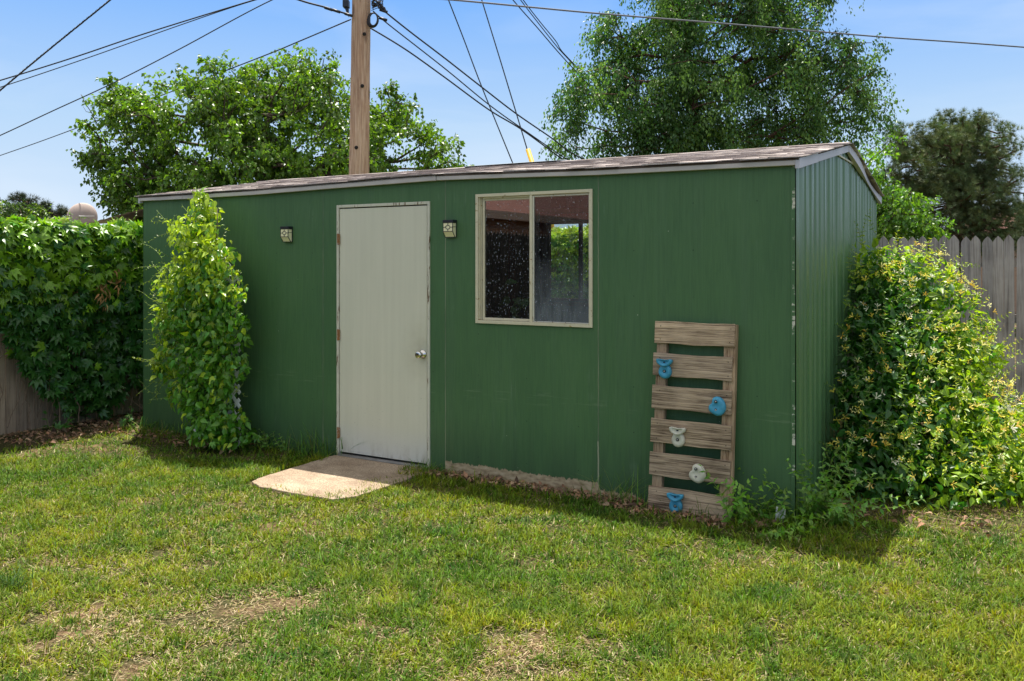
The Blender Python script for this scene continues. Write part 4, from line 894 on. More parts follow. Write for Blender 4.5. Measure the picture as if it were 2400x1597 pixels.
pine('pine_tree', 'small straggly dark pine top above the creeper at far left', bt, lob, [(bt.x, 22, 0), (bt.x, 22, 1.4), T(66, 545, 22), T(66, 505, 22)], 60, 16, 53, col=(.05, .07, .04), L=.14, size=.12, r0=.06, k=.95)
lob = lobe_px([(10, 505, 50, 26, 0, .5), (75, 512, 45, 22, .2, .5), (-50, 500, 60, 36, 0, .5)], 14); bt = wp(20, HOR, 14); bt.z = 0
tree('garden_shrub', 'dark green shrub behind the creeper at the left edge', 'shrub', bt, lob, [(bt.x, 14, 0), (bt.x, 14, .8), (bt.x, 14, 1.5)], 110, 60, .2, (.05, .10, .02), .035, .05, .3, 61, 'lf_tree', 'barkg', .04, .9)

# ================================================================== CREEPERS (shed frame)
def leaves_at(P, out, leaf, base, w, l, seed, upb=.35, hang=.75, lo=.65, hi=1.35, rnd=.55):
    """leaves at P facing 'out' and up, tips hanging"""
    r = np.random.default_rng(seed); n = len(P)
    nrm = unit(out+np.array([0, 0, upb])+r.normal(size=(n, 3))*rnd); fwd = unit(np.array([0, 0, -hang])+out*.35+r.normal(size=(n, 3))*.6)
    s = r.uniform(lo, hi, n); return leaf[0], leaf[1], frames(fwd, nrm, w*s, l*s, l*s), P
def cols(base, n, seed, lo=.7, hi=1.3, light=None, lf=.3, mask=None):
    r = np.random.default_rng(seed); c = np.array(base)[None]*r.uniform(lo, hi, (n, 1))*(1+r.normal(0, .09, (n, 3))*np.array([1.3, .3, .8]))
    if light is not None:
        p = r.random(n) < (lf if mask is None else mask); c = np.where(p[:, None], np.array(light)[None]*r.uniform(.75, 1.25, (n, 1)), c)
    return np.clip(c, .003, 1)
def vine_shoot(stems, cl, p0, d0, ln, seed, leaf, w, l, col, step=.035, curl=.5, r=.0022, grav=-.25, pair=False, fade=True):
    rr = np.random.default_rng(seed); p = np.array(p0, float); d = unit(np.array([d0], float))[0]; pts = [p.copy()]; n = int(ln/step); L_ = []
    for i in range(n):
        d = unit((d+rr.normal(size=3)*curl*.3+np.array([0, 0, grav*.1]))[None])[0]; p = p+d*step; pts.append(p.copy())
        for k in range(2 if pair else 1): L_.append((p.copy(), d.copy(), (1-.55*i/n) if fade else 1, k))
    stems.tube(pts, [r*(1-.6*i/len(pts)) for i in range(len(pts))], 4)
    if L_:
        P = np.array([q[0] for q in L_]); D = np.array([q[1] for q in L_]); sc_ = np.array([q[2] for q in L_]); side = unit(np.cross(D, rr.normal(size=(len(P), 3))))
        if pair:
            for i in range(0, len(side), 2): side[i+1] = -side[i]
        fwd = unit(side+D*.6); nrm = unit(np.array([0, -.2, 1.0])+rr.normal(size=(len(P), 3))*.5); cl.add(leaf[0], leaf[1], frames(fwd, nrm, w*sc_, l*sc_, l*sc_), P, cols(col, len(P), seed))

# ---- creeper over the side fence
cr = lempty('creeper', -6.80, .2, 0, 'dense five leaved creeper draped over the board fence at the left edge', 'climbing plant'); o0 = np.array([-6.80, .2, 0])
def zlow(b): return np.interp(b, [-3, -1.25, -1.0, -.8, -.6, -.42, .12, .25, .6, 1.2, 3, 5], [1.16, 1.14, 1.02, .70, .40, .18, .12, .34, .14, .4, 1.0, 1.0])
N = 10800; b = rng.uniform(-2.5, 4.7, N*2); keep = (b < 1.4) | (rng.random(N*2) < .4); b = b[keep][:N]; N = len(b)
th = rng.random(N); z = zlow(b)+(fbm(b*5, b*0+3)-.5)*.35+(2.0-zlow(b))*th**.8
bul = .16+.20*fbm(b*2.2, z*2.2+7)+.10*np.sin(np.clip((z-.8)/1.3, 0, 1)*math.pi); dep = bul*rng.uniform(.45, 1.05, N)
topz = 1.84+.14*fbm(b*3, b*0+1); z = np.minimum(z, topz)
P = np.stack([-6.80+dep, b, z], 1); out = np.tile([1.0, -.15, 0], (N, 1))
cl = Cloud()
mask = np.clip((z-1.05)/.5, .04, .85)*np.where(rng.random(N) < .9, 1, .2)  # sunlight painted in: leaves turn lighter towards the top
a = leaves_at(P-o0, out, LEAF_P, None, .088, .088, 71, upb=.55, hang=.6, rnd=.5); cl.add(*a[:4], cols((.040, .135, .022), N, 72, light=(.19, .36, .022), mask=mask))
# rolled-over top, sunlit tone painted into its leaves
N2 = 3400; b = rng.uniform(-2.5, 4.7, N2); xo = rng.uniform(-.28, .30, N2); zt = 1.94-.9*(xo-.02)**2+(fbm(b*4, xo*4+3)-.5)*.17+rng.uniform(-.09, .02, N2)
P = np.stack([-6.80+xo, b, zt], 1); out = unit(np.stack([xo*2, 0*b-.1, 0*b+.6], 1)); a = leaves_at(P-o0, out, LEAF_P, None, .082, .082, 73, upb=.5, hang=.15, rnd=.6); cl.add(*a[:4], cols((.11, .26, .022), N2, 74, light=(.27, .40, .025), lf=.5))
st = MB(); random.seed(8)
for i in range(26):
    bb = random.uniform(-1.6, .9); vine_shoot(st, cl, np.array([-6.80+random.uniform(-.1, .3), bb, 2.0])-o0, (random.uniform(-.3, .8), random.uniform(-.6, .3), random.uniform(.1, .9)), random.uniform(.10, .28), 700+i, LEAF_O, .022, .04, (.15, .24, .04))
cl.build('foliage', MT['lf_vine'], cr)
o = st.build('shoots', MT['shoot'], cr); o['kind'] = 'stuff'
# old woody stems hanging in front of the boards
random.seed(12)
def old_stem(root, o0, p0, p1, r, wob=.06, n=14, name='stem'):
    p0 = Vector(p0); p1 = Vector(p1); pts = []; q = Vector((0, 0, 0))
    for i in range(n+1):
        u = i/n; q = q*.75+Vector((random.gauss(0, wob*.35), random.gauss(0, wob*.35), random.gauss(0, wob*.2))); pts.append(p0.lerp(p1, u)+q*math.sin(math.pi*min(1, u*1.2))-Vector(o0)+Vector((0, 0, -.10*math.sin(math.pi*u)*abs(p1.y-p0.y))))
    m = MB(); m.tube(pts, [r*(1.1-.4*abs(u*2-1)) for u in np.linspace(0, 1, n+1)], 6); m.build(name, MT['stem'], root, smooth=True)
for i in range(34):
    bb = random.choice((random.uniform(-1.0, -.45), random.uniform(-.9, -.2), random.uniform(.1, .9), random.uniform(.2, .8)))
    old_stem(cr, o0, (-6.80+random.uniform(.03, .2), bb+random.uniform(-.2, .2), float(zlow(bb))+random.uniform(.1, .5)), (-6.78+random.uniform(.0, .25), bb+random.uniform(-.12, .12), random.uniform(0, .12)), random.uniform(.0025, .007))
for bb, b2 in ((.2, 1.0), (.45, 1.1), (-.2, .5), (.1, .75)): old_stem(cr, o0, (-6.72, bb, .75), (-6.55, b2, .02), .010)
# a hanging bunch of dead leaves
m = Cloud(); n = 46; P = np.stack([rng.normal(-6.45, .02, n), rng.normal(-.12, .035, n), rng.uniform(1.14, 1.42, n)], 1); P[30:, 1] += .17; P[30:, 2] += .10
a = leaves_at(P-o0, np.tile([1, -.4, 0.], (n, 1)), LEAF_O, None, .022, .075, 75, rnd=.8, hang=1.6); m.add(*a[:4], cols((.42, .24, .09), n, 76)); m.build('dead_leaves', MT['litter'], cr)

# ---- creeper along the back fence, seen through both windows
c2 = lempty('creeper', -4, 4.80, 0, 'sunlit creeper on the back fence, visible through the shed windows', 'climbing plant'); o0 = np.array([-4, 4.80, 0])
N = 5200; x = rng.uniform(-6.6, -1.2, N); z = .3+1.65*rng.random(N)**.6; y = 4.80-.10-.22*fbm(x*2, z*2)*rng.uniform(.4, 1.1, N); P = np.stack([x, y, z], 1)
cl = Cloud(); a = leaves_at(P-o0, np.tile([0, -1, 0.], (N, 1)), LEAF_P, None, .085, .085, 77, upb=.6, hang=.5, rnd=.5); cl.add(*a[:4], cols((.16, .34, .07), N, 78, light=(.42, .55, .06), mask=np.clip((z-.9)/.8, 0, .8)))  # leaf colours brightened, most near the top, to paint in sunlight
N2 = 1800; x = rng.uniform(-6.6, -1.2, N2); yo = rng.uniform(-.25, .2, N2); P = np.stack([x, 4.80+yo, 1.95-yo**2+rng.uniform(-.05, .07, N2)], 1); a = leaves_at(P-o0, np.tile([0, -.3, .9], (N2, 1)), LEAF_P, None, .08, .08, 79, hang=.2); cl.add(*a[:4], cols((.4, .5, .05), N2, 80)); cl.build('foliage', MT['lf_vine'], c2)

# ---- lattice trellis and its vine in front of the wall
TX0, TX1, TY = -5.13, -4.535, -.20
tr = lempty('trellis', TX0+.05, TY, 0, 'white diagonal lattice trellis almost hidden by the vine on the shed wall', 'trellis'); TWd = TX1-TX0
def clip_seg(p, q, inside):
    ts = [k/60 for k in range(61)]; ok = [t for t in ts if inside(p[0]+(q[0]-p[0])*t, p[1]+(q[1]-p[1])*t)]
    if len(ok) < 3: return None
    t0, t1 = ok[0], ok[-1]; return ((p[0]+(q[0]-p[0])*t0, p[1]+(q[1]-p[1])*t0), (p[0]+(q[0]-p[0])*t1, p[1]+(q[1]-p[1])*t1))
def ins(x, z): return 0 <= x <= TWd and .02 <= z <= min(1.95, 1.42+(TWd-x)*1.1)
for layer, sgn in ((0, 1), (1, -1)):
    for c in np.arange(-2.4, 2.8, .118):
        p = (-.2, c+sgn*(-.2)+(0 if sgn > 0 else .5)); q = (TWd+.2, c+sgn*(TWd+.2)+(0 if sgn > 0 else .5)); sg = clip_seg(p, q, ins)
        if sg is None: continue
        (xa, za), (xb, zb) = sg; d = math.hypot(xb-xa, zb-za); m = MB(); M2 = Matrix.Translation((xa, 0, za)) @ Matrix.Rotation(-math.atan2(zb-za, xb-xa), 4, 'Y')
        m.box(0, d, .006*layer, .006*layer+.0055, -.016, .016, M2); m.build('lath', MT['white'], tr)
tv = lempty('trellis_vine', -4.85, TY, 0, 'tall bright green vine climbing the white trellis at the left end of the shed', 'climbing plant'); o0 = np.array([-4.85, TY, 0])
# lobes in the shed frame, widths read along the wall
def vl(px, py, rx, rz, ry=.13, b=-.32): x, z = fw(px, py, b); return (x, b, z, rx, ry, rz)
lob = [vl(478, 492, .17, .13, .11, -.22), vl(450, 540, .30, .15, .14), vl(480, 600, .36, .20, .17), vl(430, 660, .33, .20, .17), vl(505, 680, .34, .22, .18), vl(450, 740, .42, .22, .2), vl(520, 770, .29, .22, .19), vl(450, 830, .42, .20, .2), vl(505, 860, .33, .2, .2), vl(470, 920, .36, .18, .2), vl(500, 980, .33, .15, .21), vl(520, 1020, .36, .08, .2), vl(470, 455, .07, .06, .06, -.2), vl(400, 760, .20, .2, .1), vl(385, 860, .10, .12, .1)]
P, out = sample_lobes(lob, 5800, .75, 81); keep = (P[:, 1] < -.03) & (P[:, 2] > .02) & (P[:, 2] < 2.24); P = P[keep]; out = out[keep]; n = len(P)
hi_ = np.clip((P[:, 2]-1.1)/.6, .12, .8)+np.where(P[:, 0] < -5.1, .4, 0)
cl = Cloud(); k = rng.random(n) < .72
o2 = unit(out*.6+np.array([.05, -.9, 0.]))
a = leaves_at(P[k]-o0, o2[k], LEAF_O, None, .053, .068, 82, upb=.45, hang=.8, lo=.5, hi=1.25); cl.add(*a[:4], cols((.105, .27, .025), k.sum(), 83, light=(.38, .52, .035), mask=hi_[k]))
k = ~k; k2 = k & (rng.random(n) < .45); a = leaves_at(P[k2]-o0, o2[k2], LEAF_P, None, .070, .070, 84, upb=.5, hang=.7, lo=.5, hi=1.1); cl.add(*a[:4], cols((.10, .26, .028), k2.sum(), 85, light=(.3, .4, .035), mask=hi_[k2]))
st = MB(); random.seed(9)
for i in range(120):
    zz = random.uniform(.4, 2.0); x, _ = fw(random.choice((385, 400, 420, 560, 570)), 700, -.3); left = x < -5
    xx = x+random.uniform(-.05, .15) if left else x-random.uniform(0, .1)
    if zz > 1.7: xx += .22 if left else -.2
    vine_shoot(st, cl, np.array([xx, -.36+random.uniform(-.1, .1), zz])-o0, ((-1 if left else 1)*random.uniform(.3, 1), random.uniform(-.5, .1), random.uniform(-.4, .8)), random.uniform(.12, .34) if left else random.uniform(.05, .14), 800+i, LEAF_O, .016, .030, (.20, .30, .04), step=.03)
for i in range(14):
    vine_shoot(st, cl, np.array([-4.95+random.uniform(-.12, .14), -.22, random.uniform(2.0, 2.16)])-o0, (random.uniform(-.6, .6), random.uniform(-.5, .1), .8), random.uniform(.08, .2), 860+i, LEAF_O, .022, .04, (.20, .30, .04))
cl.build('foliage', MT['lf_vine'], tv); o = st.build('shoots', MT['shoot'], tv, smooth=True); o['kind'] = 'stuff'
random.seed(4)
for i in range(9): old_stem(tv, o0, (-4.85+random.uniform(-.2, .2), -.2+random.uniform(-.06, .0), .02), (-4.9+random.uniform(-.15, .3), -.25, random.uniform(1.3, 2.05)), .0045, .09)

# ---- honeysuckle mound between shed and back fence
def hp_(X, Y): return to_local(X, Y)
hc = hp_(3.05, 6.55); hs_ = lempty('honeysuckle', hc[0], hc[1], 0, 'big yellow flowering honeysuckle mound against the right side of the shed', 'shrub'); o0 = np.array([hc[0], hc[1], 0])
def hl(px, py, Z, rx, ry, rz): p = wp(px, py, Z); x, y = to_local(p.x, p.y); return (x, y, p.z, rx, ry, rz)
lob = [hl(2110, 655, 7.0, .42, .42, .24), hl(2050, 720, 6.9, .42, .5, .35), hl(2150, 760, 6.8, .5, .5, .38), hl(2070, 850, 6.5, .42, .5, .4), hl(2180, 905, 6.5, .48, .55, .42), hl(2060, 980, 6.2, .40, .5, .38), hl(2180, 1030, 6.1, .55, .5, .38), hl(2290, 985, 6.6, .36, .45, .20), hl(2300, 1060, 6.2, .52, .5, .30), hl(2060, 1100, 5.95, .38, .42, .27), hl(2170, 1120, 5.85, .5, .42, .23), hl(2300, 1130, 5.9, .5, .42, .2), hl(2420, 1110, 6.2, .45, .45, .20), hl(2240, 830, 6.9, .34, .4, .2), hl(2030, 620, 7.0, .26, .3, .15), hl(2500, 1120, 6.5, .4, .4, .2), hl(2215, 850, 7.2, .34, .4, .28)]
P, out = sample_lobes(lob, 15000, .66, 91); keep = (P[:, 0] > .035) & (P[:, 2] > .01) & (P[:, 1] < 4.83); P = P[keep]; out = out[keep]; n = len(P)
lx = P[:, 0]; lit = np.clip((lx-.30)/.9, .03, .85)+np.clip((P[:, 2]-1.35)/.4, 0, .5)  # sunlight on the right flank and top goes into the leaf colour
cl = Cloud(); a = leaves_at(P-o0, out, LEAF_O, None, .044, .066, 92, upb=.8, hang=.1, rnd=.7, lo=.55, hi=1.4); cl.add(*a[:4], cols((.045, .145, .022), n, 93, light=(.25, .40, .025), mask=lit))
st = MB(); random.seed(15)
surf, so2 = sample_lobes(lob, 1500, .06, 95); kk = (surf[:, 0] > .04) & (surf[:, 2] > .1); surf, so2 = surf[kk], so2[kk]
for i in range(430):
    p = surf[i]; d = so2[i]*.7+np.array([.15, -.1, random.uniform(.2, 1.0)]); bright = p[0] > .6 or p[2] > 1.4  # shoots on the lit flank and top are painted lighter
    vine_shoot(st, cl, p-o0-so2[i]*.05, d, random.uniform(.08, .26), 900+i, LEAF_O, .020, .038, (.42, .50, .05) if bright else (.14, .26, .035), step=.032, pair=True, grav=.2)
for i, (px, py, Z) in enumerate(((2270, 850, 7.2), (2310, 800, 7.2), (2230, 640, 7.0), (2180, 590, 7.0), (1990, 570, 7.1), (2010, 560, 7.2), (1965, 640, 6.6), (1955, 720, 6.4), (2090, 575, 7.1), (2060, 560, 7.2), (2330, 880, 6.9), (2215, 700, 7.0))):
    p = wp(px, py, Z); x, y = to_local(p.x, p.y); vine_shoot(st, cl, np.array([max(x, .06), y, p.z-.05])-o0, (.3 if px > 2100 else -.0, -.3, .8), random.uniform(.22, .42), 1500+i, LEAF_O, .022, .042, (.2, .3, .04), pair=True, grav=-.3, curl=.7)
cl.build('foliage', MT['lf_hon'], hs_); o = st.build('shoots', MT['shoot'], hs_, smooth=True); o['kind'] = 'stuff'
# flowers: clusters of thin curved tubes with split lips
def flower_tpl():
    V = []; Fc = []
    for a0 in range(5):
        a = a0*1.2566; d = Vector((math.cos(a)*.55, .85, math.sin(a)*.55)).normalized(); s = d.cross(Vector((.2, .1, 1))).normalized()
        pts = [Vector((0, 0, 0)), d*.55+Vector((0, 0, .05)), d*1.0+Vector((math.cos(a)*.22, -.08, math.sin(a)*.22))]; ws = [.03, .05, .11]; n = len(V)
        for p, w_ in zip(pts, ws): V += [tuple(p-s*w_*1.5), tuple(p+s*w_*1.5)]
        Fc += [(n, n+1, n+3, n+2), (n+2, n+3, n+5, n+4)]
    return np.array(V), Fc
FL = flower_tpl(); nf = 460; sf_, so3 = sample_lobes(lob, 4200, .05, 97); kk = (sf_[:, 0] > .08) & (sf_[:, 2] > .15) & (so3[:, 1] < .4); kn_ = fbm(sf_[:, 0]*3+9, sf_[:, 2]*3, 2); kk &= (kn_ > .40); sf_, so3 = sf_[kk][:nf], so3[kk][:nf]; nf = len(sf_)
r9 = np.random.default_rng(98); d = unit(so3+r9.normal(size=(nf, 3))*.4); s = r9.uniform(.023, .038, nf); yc = np.array([(.90, .74, .12), (.88, .82, .34), (.90, .87, .68), (.80, .52, .08)])[r9.choice(4, nf, p=[.4, .28, .2, .12])]
m = Cloud(); m.add(FL[0], FL[1], frames(d, rdir(nf), s, s, s), sf_+so3*.045-o0, yc*r9.uniform(.85, 1.1, (nf, 1))); fo = m.build('flowers', MT['petal'], hs_); fo['kind'] = 'stuff'
random.seed(2)
for i in range(10):
    q = lob[random.randrange(4, 10)]; old_stem(hs_, o0, (q[0]+random.uniform(-.2, .3), q[1]+random.uniform(0, .3), 0), (q[0]+random.uniform(0, .5), q[1]+.2, q[2]+.2), .006, .12)

# ================================================================== SMALL PLANTS
def weed(name, label, px, py, stems, leaf, w, l, col, h, spread, seed, mat='lf_hon', pair=True, step=.05, cat='weed', group=None, lean=(0, 0), r=.0025, curl=.5):
    g_ = gp(px, py); random.seed(seed); root = empty(name, g_, TH, label, cat, group); cl = Cloud(); st = MB()
    for i in range(stems): vine_shoot(st, cl, (random.uniform(-spread, spread)*.4, random.uniform(-spread, spread)*.25, 0), (lean[0]+random.gauss(0, spread*1.5), lean[1]+random.gauss(0, spread), 1), h*random.uniform(.45, 1.1), seed*50+i, leaf, w, l, col, step=step, pair=pair, grav=-.15, curl=curl, r=r)
    cl.build('foliage', MT[mat], root); o = st.build('stems', MT['shoot'], root, smooth=True); o['kind'] = 'stuff'; return root
weed('climbing_weed', 'bright green climbing weed leaning on the right edge of the pallet', 1738, 1232, 7, LEAF_O, .045, .068, (.17, .36, .04), .42, .12, 3, step=.045, lean=(-.08, -.1))
weed('honeysuckle_seedling', 'sprawling honeysuckle shoots in front of the shed corner', 1868, 1226, 20, LEAF_O, .045, .062, (.16, .32, .04), .40, .55, 4, cat='shrub', step=.04)
weed('honeysuckle_seedling', 'taller honeysuckle runner climbing between shed corner and the big mound', 1925, 1225, 20, LEAF_O, .042, .060, (.14, .29, .04), .66, .30, 5, cat='shrub', step=.04)
weed('honeysuckle_seedling', 'low honeysuckle runners creeping on the grass just right of the pallet', 1790, 1250, 14, LEAF_O, .036, .05, (.19, .36, .04), .22, .7, 6, cat='shrub', step=.04)
weed('creeper_seedling', 'five leaved creeper seedling at the foot of the trellis vine on its right', 600, 1045, 5, LEAF_P, .085, .085, (.14, .30, .035), .28, .25, 7, pair=False, step=.07)
weed('bindweed', 'low leafy weeds between the trellis vine and the doorstep', 655, 1055, 14, LEAF_O, .03, .04, (.12, .26, .04), .2, .5, 8, step=.035)
weed('broadleaf_weed', 'large rough leaved weed growing below the creeper at the fence', 188, 992, 6, LEAF_O, .055, .16, (.12, .25, .07), .32, .16, 9, pair=False, step=.06)
weed('creeper_seedling', 'dark creeper seedlings in the litter at the foot of the creeper', 120, 1010, 7, LEAF_P, .075, .075, (.09, .23, .04), .2, .5, 10, pair=False, step=.06)
weed('creeper_seedling', 'creeper seedlings at the left corner of the shed', 310, 1003, 8, LEAF_P, .06, .06, (.09, .22, .04), .22, .4, 12, pair=False, step=.05)
weed('mallow_weed', 'round leaved weed beyond the honeysuckle at the right edge', 2385, 1010, 16, LEAF_O, .10, .10, (.05, .15, .04), .32, .45, 13, step=.08)
wpl = lempty('window_plant', -2.05, .22, 1.02, 'broad leaved potted plant behind the left window pane', 'plant')
pc = Cloud(); n = 16; r3 = np.random.default_rng(3); P = np.stack([r3.uniform(-.16, .2, n), r3.uniform(-.05, .06, n), r3.uniform(.10, .30, n)], 1); P[0] = (-.10, 0, .40)
pc.add(LEAF_O[0], LEAF_O[1], frames(unit(r3.normal(size=(n, 3))*.7+np.array([0, 0, -.7])), unit(r3.normal(size=(n, 3))*.4+np.array([0, -1, .2])), .09, .10), P, cols((.13, .22, .07), n, 4)); pc.build('leaves', MT['lf_hon'], wpl)
m = MB(); m.lathe([(.06, -.10), (.085, .05), (.08, .05), (.02, .03)], 16); m.build('pot', MT['studs'], wpl, smooth=True); m = MB(); m.box(-.35, .45, -.14, .14, -.125, -.10); m.build('shelf', MT['studs'], wpl)

# ================================================================== GRASS
def blade(bend, seg=4):
    V = []; Fc = []
    for i in range(seg):
        u = i/seg; w = .5*(1-u**1.8*.75); V += [(-w, bend*u*u, u*(1-.28*bend*u)), (w, bend*u*u, u*(1-.28*bend*u))]
    V.append((0, bend, 1-.28*bend))
    for i in range(seg-1): Fc.append((2*i, 2*i+1, 2*i+3, 2*i+2))
    Fc.append((2*seg-2, 2*seg-1, 2*seg)); return np.array(V, float), Fc
BL = [blade(.15, 3), blade(.45, 3), blade(.9, 3)]
def in_shed(x, y, pad=.0): return (x > -LN-pad) & (x < pad) & (y > -pad) & (y < DP+pad)
def local_xy(X, Y): dx, dy = X-A.x, Y-A.y; return ca*dx+sa*dy, -sa*dx+ca*dy
def bare(X, Y):
    """0..1: how worn the lawn is"""
    s = 0
    for px, py, rx, ry, k in ((410, 1440, .50, .24, .9), (250, 1330, .4, .16, .35), (560, 1420, .3, .2, .6), (1235, 1535, .30, .18, .95), (1180, 1575, .3, .15, .7), (430, 1540, .45, .2, .5), (90, 1340, .35, .25, .4), (1750, 1320, .5, .14, .35), (2000, 1400, .5, .2, .2), (900, 1500, .25, .15, .3), (600, 1200, .5, .3, .25), (150, 1480, .4, .2, .35), (1290, 1380, .3, .2, .2)):
        g_ = gp(px, py); s = s+k*np.exp(-(((X-g_.x)/rx)**2+((Y-g_.y)/ry)**2))
    return np.clip(s*(fbm(X*5, Y*5, 3)*2.4-.45), 0, 1)
def grass_field(n, Z0, Z1, seed, ln, wd, dens_fn=None):
    r = np.random.default_rng(seed); Y = r.uniform(Z0, Z1, n); X = r.uniform(-1, 1, n)*(Z1*.72+.7); ok = np.abs(X) < Y*.68+.8; X, Y = X[ok], Y[ok]
    x, y = local_xy(X, Y); nz = fbm(X*6, Y*6, 2)
    ok = ~in_shed(x, y, .01); wob = (nz-.5)*.16
    ok &= ~((x > -3.60+wob) & (x < -2.80+wob) & (y > -.97+wob*2.2) & (y < 0))           # slab, grown over at its right corner
    ok &= ~((x < -6.15+wob*2) & (y > -1.5+wob)) | (r.random(len(x)) < .05)
    ok &= ~((y > -.20+wob*.6) & (x > -2.60) & (x < -1.1)) | (r.random(len(x)) < .10)
    ok &= ~((y > -.30+wob) & (x > -1.1) & (x < -.3)) | (r.random(len(x)) < .12)
    ok &= ~((x > .0) & (x < 2.6) & (y > .30+wob)) | (r.random(len(x)) < .2)
    bz = bare(X, Y); cl_ = fbm(X*9+50, Y*9, 3); ok &= r.random(len(x)) > bz*.75+np.clip((.52-cl_)*3.2, 0, .8)
    X, Y, bz, nz = X[ok], Y[ok], bz[ok], nz[ok]; x, y = x[ok], y[ok]; n = len(X)
    lenf = .75+.6*fbm(X*2.3+8, Y*2.3, 2); tall = ((y > -.30) & (y < .1) & (x < .4) & (x > -6.1)).astype(float)
    l = ln*lenf*r.uniform(.55, 1.3, n)*(1-.35*bz)*(1+.35*tall); w = wd*r.uniform(.7, 1.3, n)
    az = r.uniform(0, 2*math.pi, n)+0; lean = np.abs(r.normal(0, .55, n))+.12; dead = r.random(n) < (.07+.42*bz+.13*np.clip((fbm(X*1.7+4, Y*1.7+2, 3)-.42)*4, 0, 1.6)); lean = np.where(dead, lean+.6, lean)
    up_ = np.stack([np.sin(lean)*np.cos(az), np.sin(lean)*np.sin(az), np.cos(lean)], 1); bd = unit(np.stack([np.cos(az), np.sin(az), -np.sin(lean)], 1)+r.normal(size=(n, 3))*.15); sd_ = np.cross(bd, up_)
    M = np.stack([unit(sd_)*w[:, None], bd*l[:, None], up_*l[:, None]], -1); P = np.stack([X, Y, hgt(X, Y)-.006], 1)
    hue = fbm(X*1.1+30, Y*1.1+3, 3)*.45+fbm(X*7+3, Y*7+30, 2)*.55; g1 = np.array([.088, .170, .012]); g2 = np.array([.215, .250, .013]); t_ = np.clip((hue-.32)*2.6, 0, 1)[:, None]
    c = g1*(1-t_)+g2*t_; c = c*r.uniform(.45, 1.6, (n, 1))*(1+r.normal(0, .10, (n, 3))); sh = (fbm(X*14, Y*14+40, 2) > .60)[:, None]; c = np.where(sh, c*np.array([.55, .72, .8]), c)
    dc_ = np.array([[.50, .42, .22], [.42, .33, .17], [.56, .50, .30], [.33, .22, .12]])[r.integers(0, 4, n)]*r.uniform(.7, 1.15, (n, 1)); c = np.where(dead[:, None], dc_, c)
    return M, P, np.clip(c, .003, 1), r.integers(0, 3, n)
cl = Cloud()
for (n, z0, z1, sd0, ln, wd) in ((300000, 2.5, 4.4, 1, .050, .0052), (300000, 4.4, 7.0, 2, .050, .0062), (170000, 7.0, 11.5, 3, .05, .008)):
    M, P, c, tp = grass_field(n, z0, z1, sd0, ln, wd)
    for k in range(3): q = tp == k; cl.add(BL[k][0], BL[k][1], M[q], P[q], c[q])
# straw thatch lying on the soil, thickest where the turf is worn
r_ = np.random.default_rng(77); n = 260000; Y = 2.5+r_.random(n)**1.5*6.5; X = r_.uniform(-1, 1, n)*(Y*.68+.8); x, y = local_xy(X, Y); bz = bare(X, Y)
ok = ~in_shed(x, y, .02) & (r_.random(n) < .30+.5*bz) & ~((x > -3.62) & (x < -2.78) & (y > -1.04) & (y < 0)); X, Y = X[ok], Y[ok]; n = len(X); f = r_.normal(size=(n, 3)); f[:, 2] *= .22; f = unit(f); ln_ = r_.uniform(.010, .036, n)
M = np.stack([unit(np.cross(f, [0, 0, 1.]))*r_.uniform(.0022, .005, n)[:, None], np.tile([0, 0, .006], (n, 1)), f*ln_[:, None]], -1)
c = np.array([[.46, .36, .20], [.33, .23, .13], [.58, .48, .31], [.22, .13, .08], [.22, .26, .05]])[r_.integers(0, 5, n)]*r_.uniform(.7, 1.15, (n, 1))
cl.add(BL[0][0], BL[0][1], M, np.stack([X, Y, hgt(X, Y)+r_.uniform(-.002, .012, n)], 1), c)
go = cl.build('grass', MT['grass']); tag(go, 'mown yellow green lawn with straw coloured worn patches', 'grass', kind='stuff')
# taller tufts at the foot of the wall
def tuft(label, px, py, n, h, spread, seed, col=(.12, .24, .04), group='taller grass tufts along the shed'):
    r = np.random.default_rng(seed); g_ = gp(px, py); X = r.normal(0, spread, n); Y = r.normal(0, spread*.35, n); az = r.uniform(0, 2*math.pi, n); lean = np.abs(r.normal(0, .42, n)); up_ = np.stack([np.sin(lean)*np.cos(az), np.sin(lean)*np.sin(az), np.cos(lean)], 1)
    bd = unit(np.stack([np.cos(az), np.sin(az), 0*az], 1)); l = h*r.uniform(.35, 1.1, n); w = r.uniform(.003, .006, n); M = np.stack([unit(np.cross(bd, up_))*w[:, None], bd*(l*.8)[:, None], up_*l[:, None]], -1)
    c = Cloud(); tp = r.integers(0, 3, n); P = np.stack([X, Y, 0*X], 1); cc = cols(col, n, seed, light=(.3, .3, .1), lf=.12); B4 = [blade(.2, 6), blade(.6, 6), blade(1.0, 6)]
    for k in range(3): c.add(B4[k][0], B4[k][1], M[tp == k], P[tp == k], cc[tp == k])
    o = c.build('grass_tuft', MT['grass'], loc=Vector((g_.x, g_.y, 0)), rz=TH); tag(o, label, 'grass', group)
tuft('tall grass tuft against the shed wall left of the door', 745, 1066, 170, .30, .13, 101); tuft('grass tuft between the trellis vine and the door', 660, 1050, 160, .17, .16, 102); tuft('grass tuft at the right foot of the door frame', 1010, 1112, 130, .13, .10, 103)
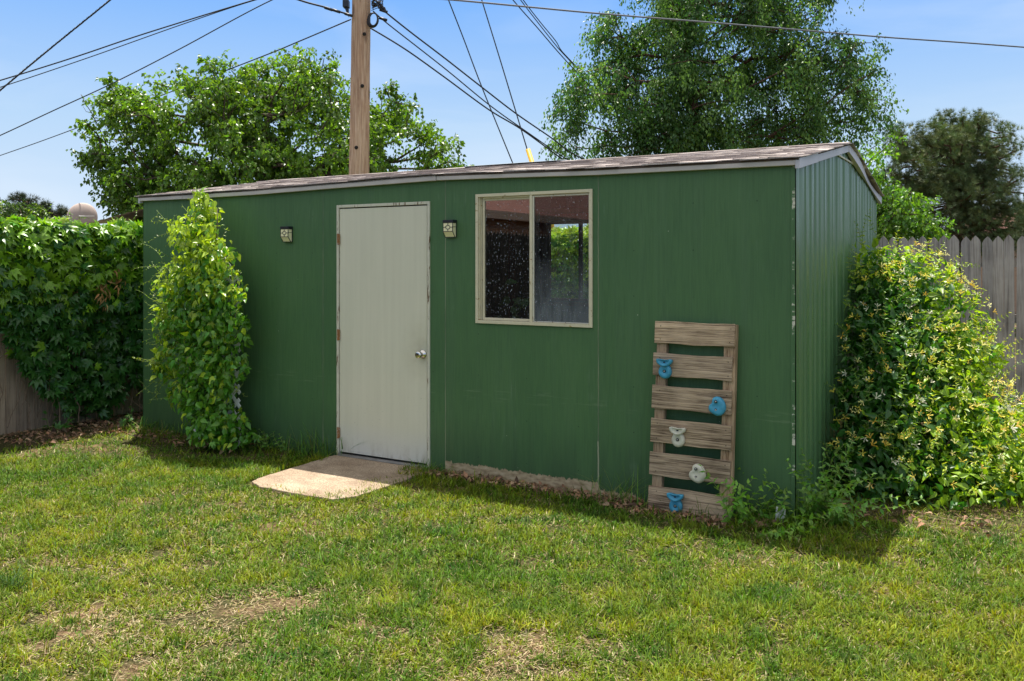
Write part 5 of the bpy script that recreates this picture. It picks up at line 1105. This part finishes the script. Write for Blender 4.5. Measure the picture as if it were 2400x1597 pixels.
tuft('tall thin grass stalks left of the climbing pallet', 1450, 1182, 70, .30, .11, 104); tuft('grass tuft right of the pallet foot', 1760, 1222, 90, .2, .12, 105); tuft('dark grass left of the trellis vine', 370, 1015, 220, .16, .22, 106)
tuft('grass tuft under the shed corner trim', 1850, 1230, 90, .22, .12, 107); tuft('dark green clump in the lawn at the left edge', 10, 1375, 200, .09, .10, 108, (.05, .12, .02), None); tuft('grass blades in front of the bottom pallet slat', 1640, 1215, 26, .20, .10, 109)
# dry leaves and straw
def litter(label, regions, seed, name='dry_leaves'):
    r = np.random.default_rng(seed); P = []
    for x0, x1, y0, y1, n in regions: P.append(np.stack([r.uniform(x0, x1, n), r.uniform(y0, y1, n), r.uniform(.005, .035, n)], 1))
    P = np.concatenate(P); n = len(P); f = r.normal(size=(n, 3)); f[:, 2] *= .25; nrm = unit(r.normal(size=(n, 3))*.45+np.array([0, 0, 1.])); s = r.uniform(.02, .055, n); k = np.array([(.38, .20, .11), (.27, .15, .09), (.47, .31, .19), (.18, .11, .07)])[r.integers(0, 4, n)]
    cl = Cloud(); cl.add(LEAF_O[0], LEAF_O[1], frames(unit(f), nrm, s*.9, s*1.2, s*1.8), P, k*r.uniform(.7, 1.2, (n, 1)))
    th = r.random(n) < .6; f2 = unit(f[th]*np.array([1, 1, .1])); cl.add(BL[0][0], BL[0][1], np.stack([unit(np.cross(f2, [0, 0, 1.]))*.0022, np.tile([0, 0, .01], (th.sum(), 1)), f2*.09], -1), P[th]+r.normal(size=(th.sum(), 3))*np.array([.03, .03, .002]), np.tile([.40, .30, .19], (th.sum(), 1)))
    o = cl.build(name, MT['litter'], loc=to_world(0, 0), rz=TH); tag(o, label, 'leaves', kind='stuff')
litter('dry brown leaves and twigs on bare soil along the shed and under the creeper', [(-2.6, -1.2, -.17, -.03, 330), (-1.15, -.2, -.30, -.17, 130), (-1.25, -.95, -.2, -.03, 90), (-.35, -.1, -.2, -.03, 60), (-6.75, -6.0, -1.0, 1.2, 800), (-6.1, -4.5, -.4, -.05, 160), (.1, 1.0, .25, .6, 60)], 111)
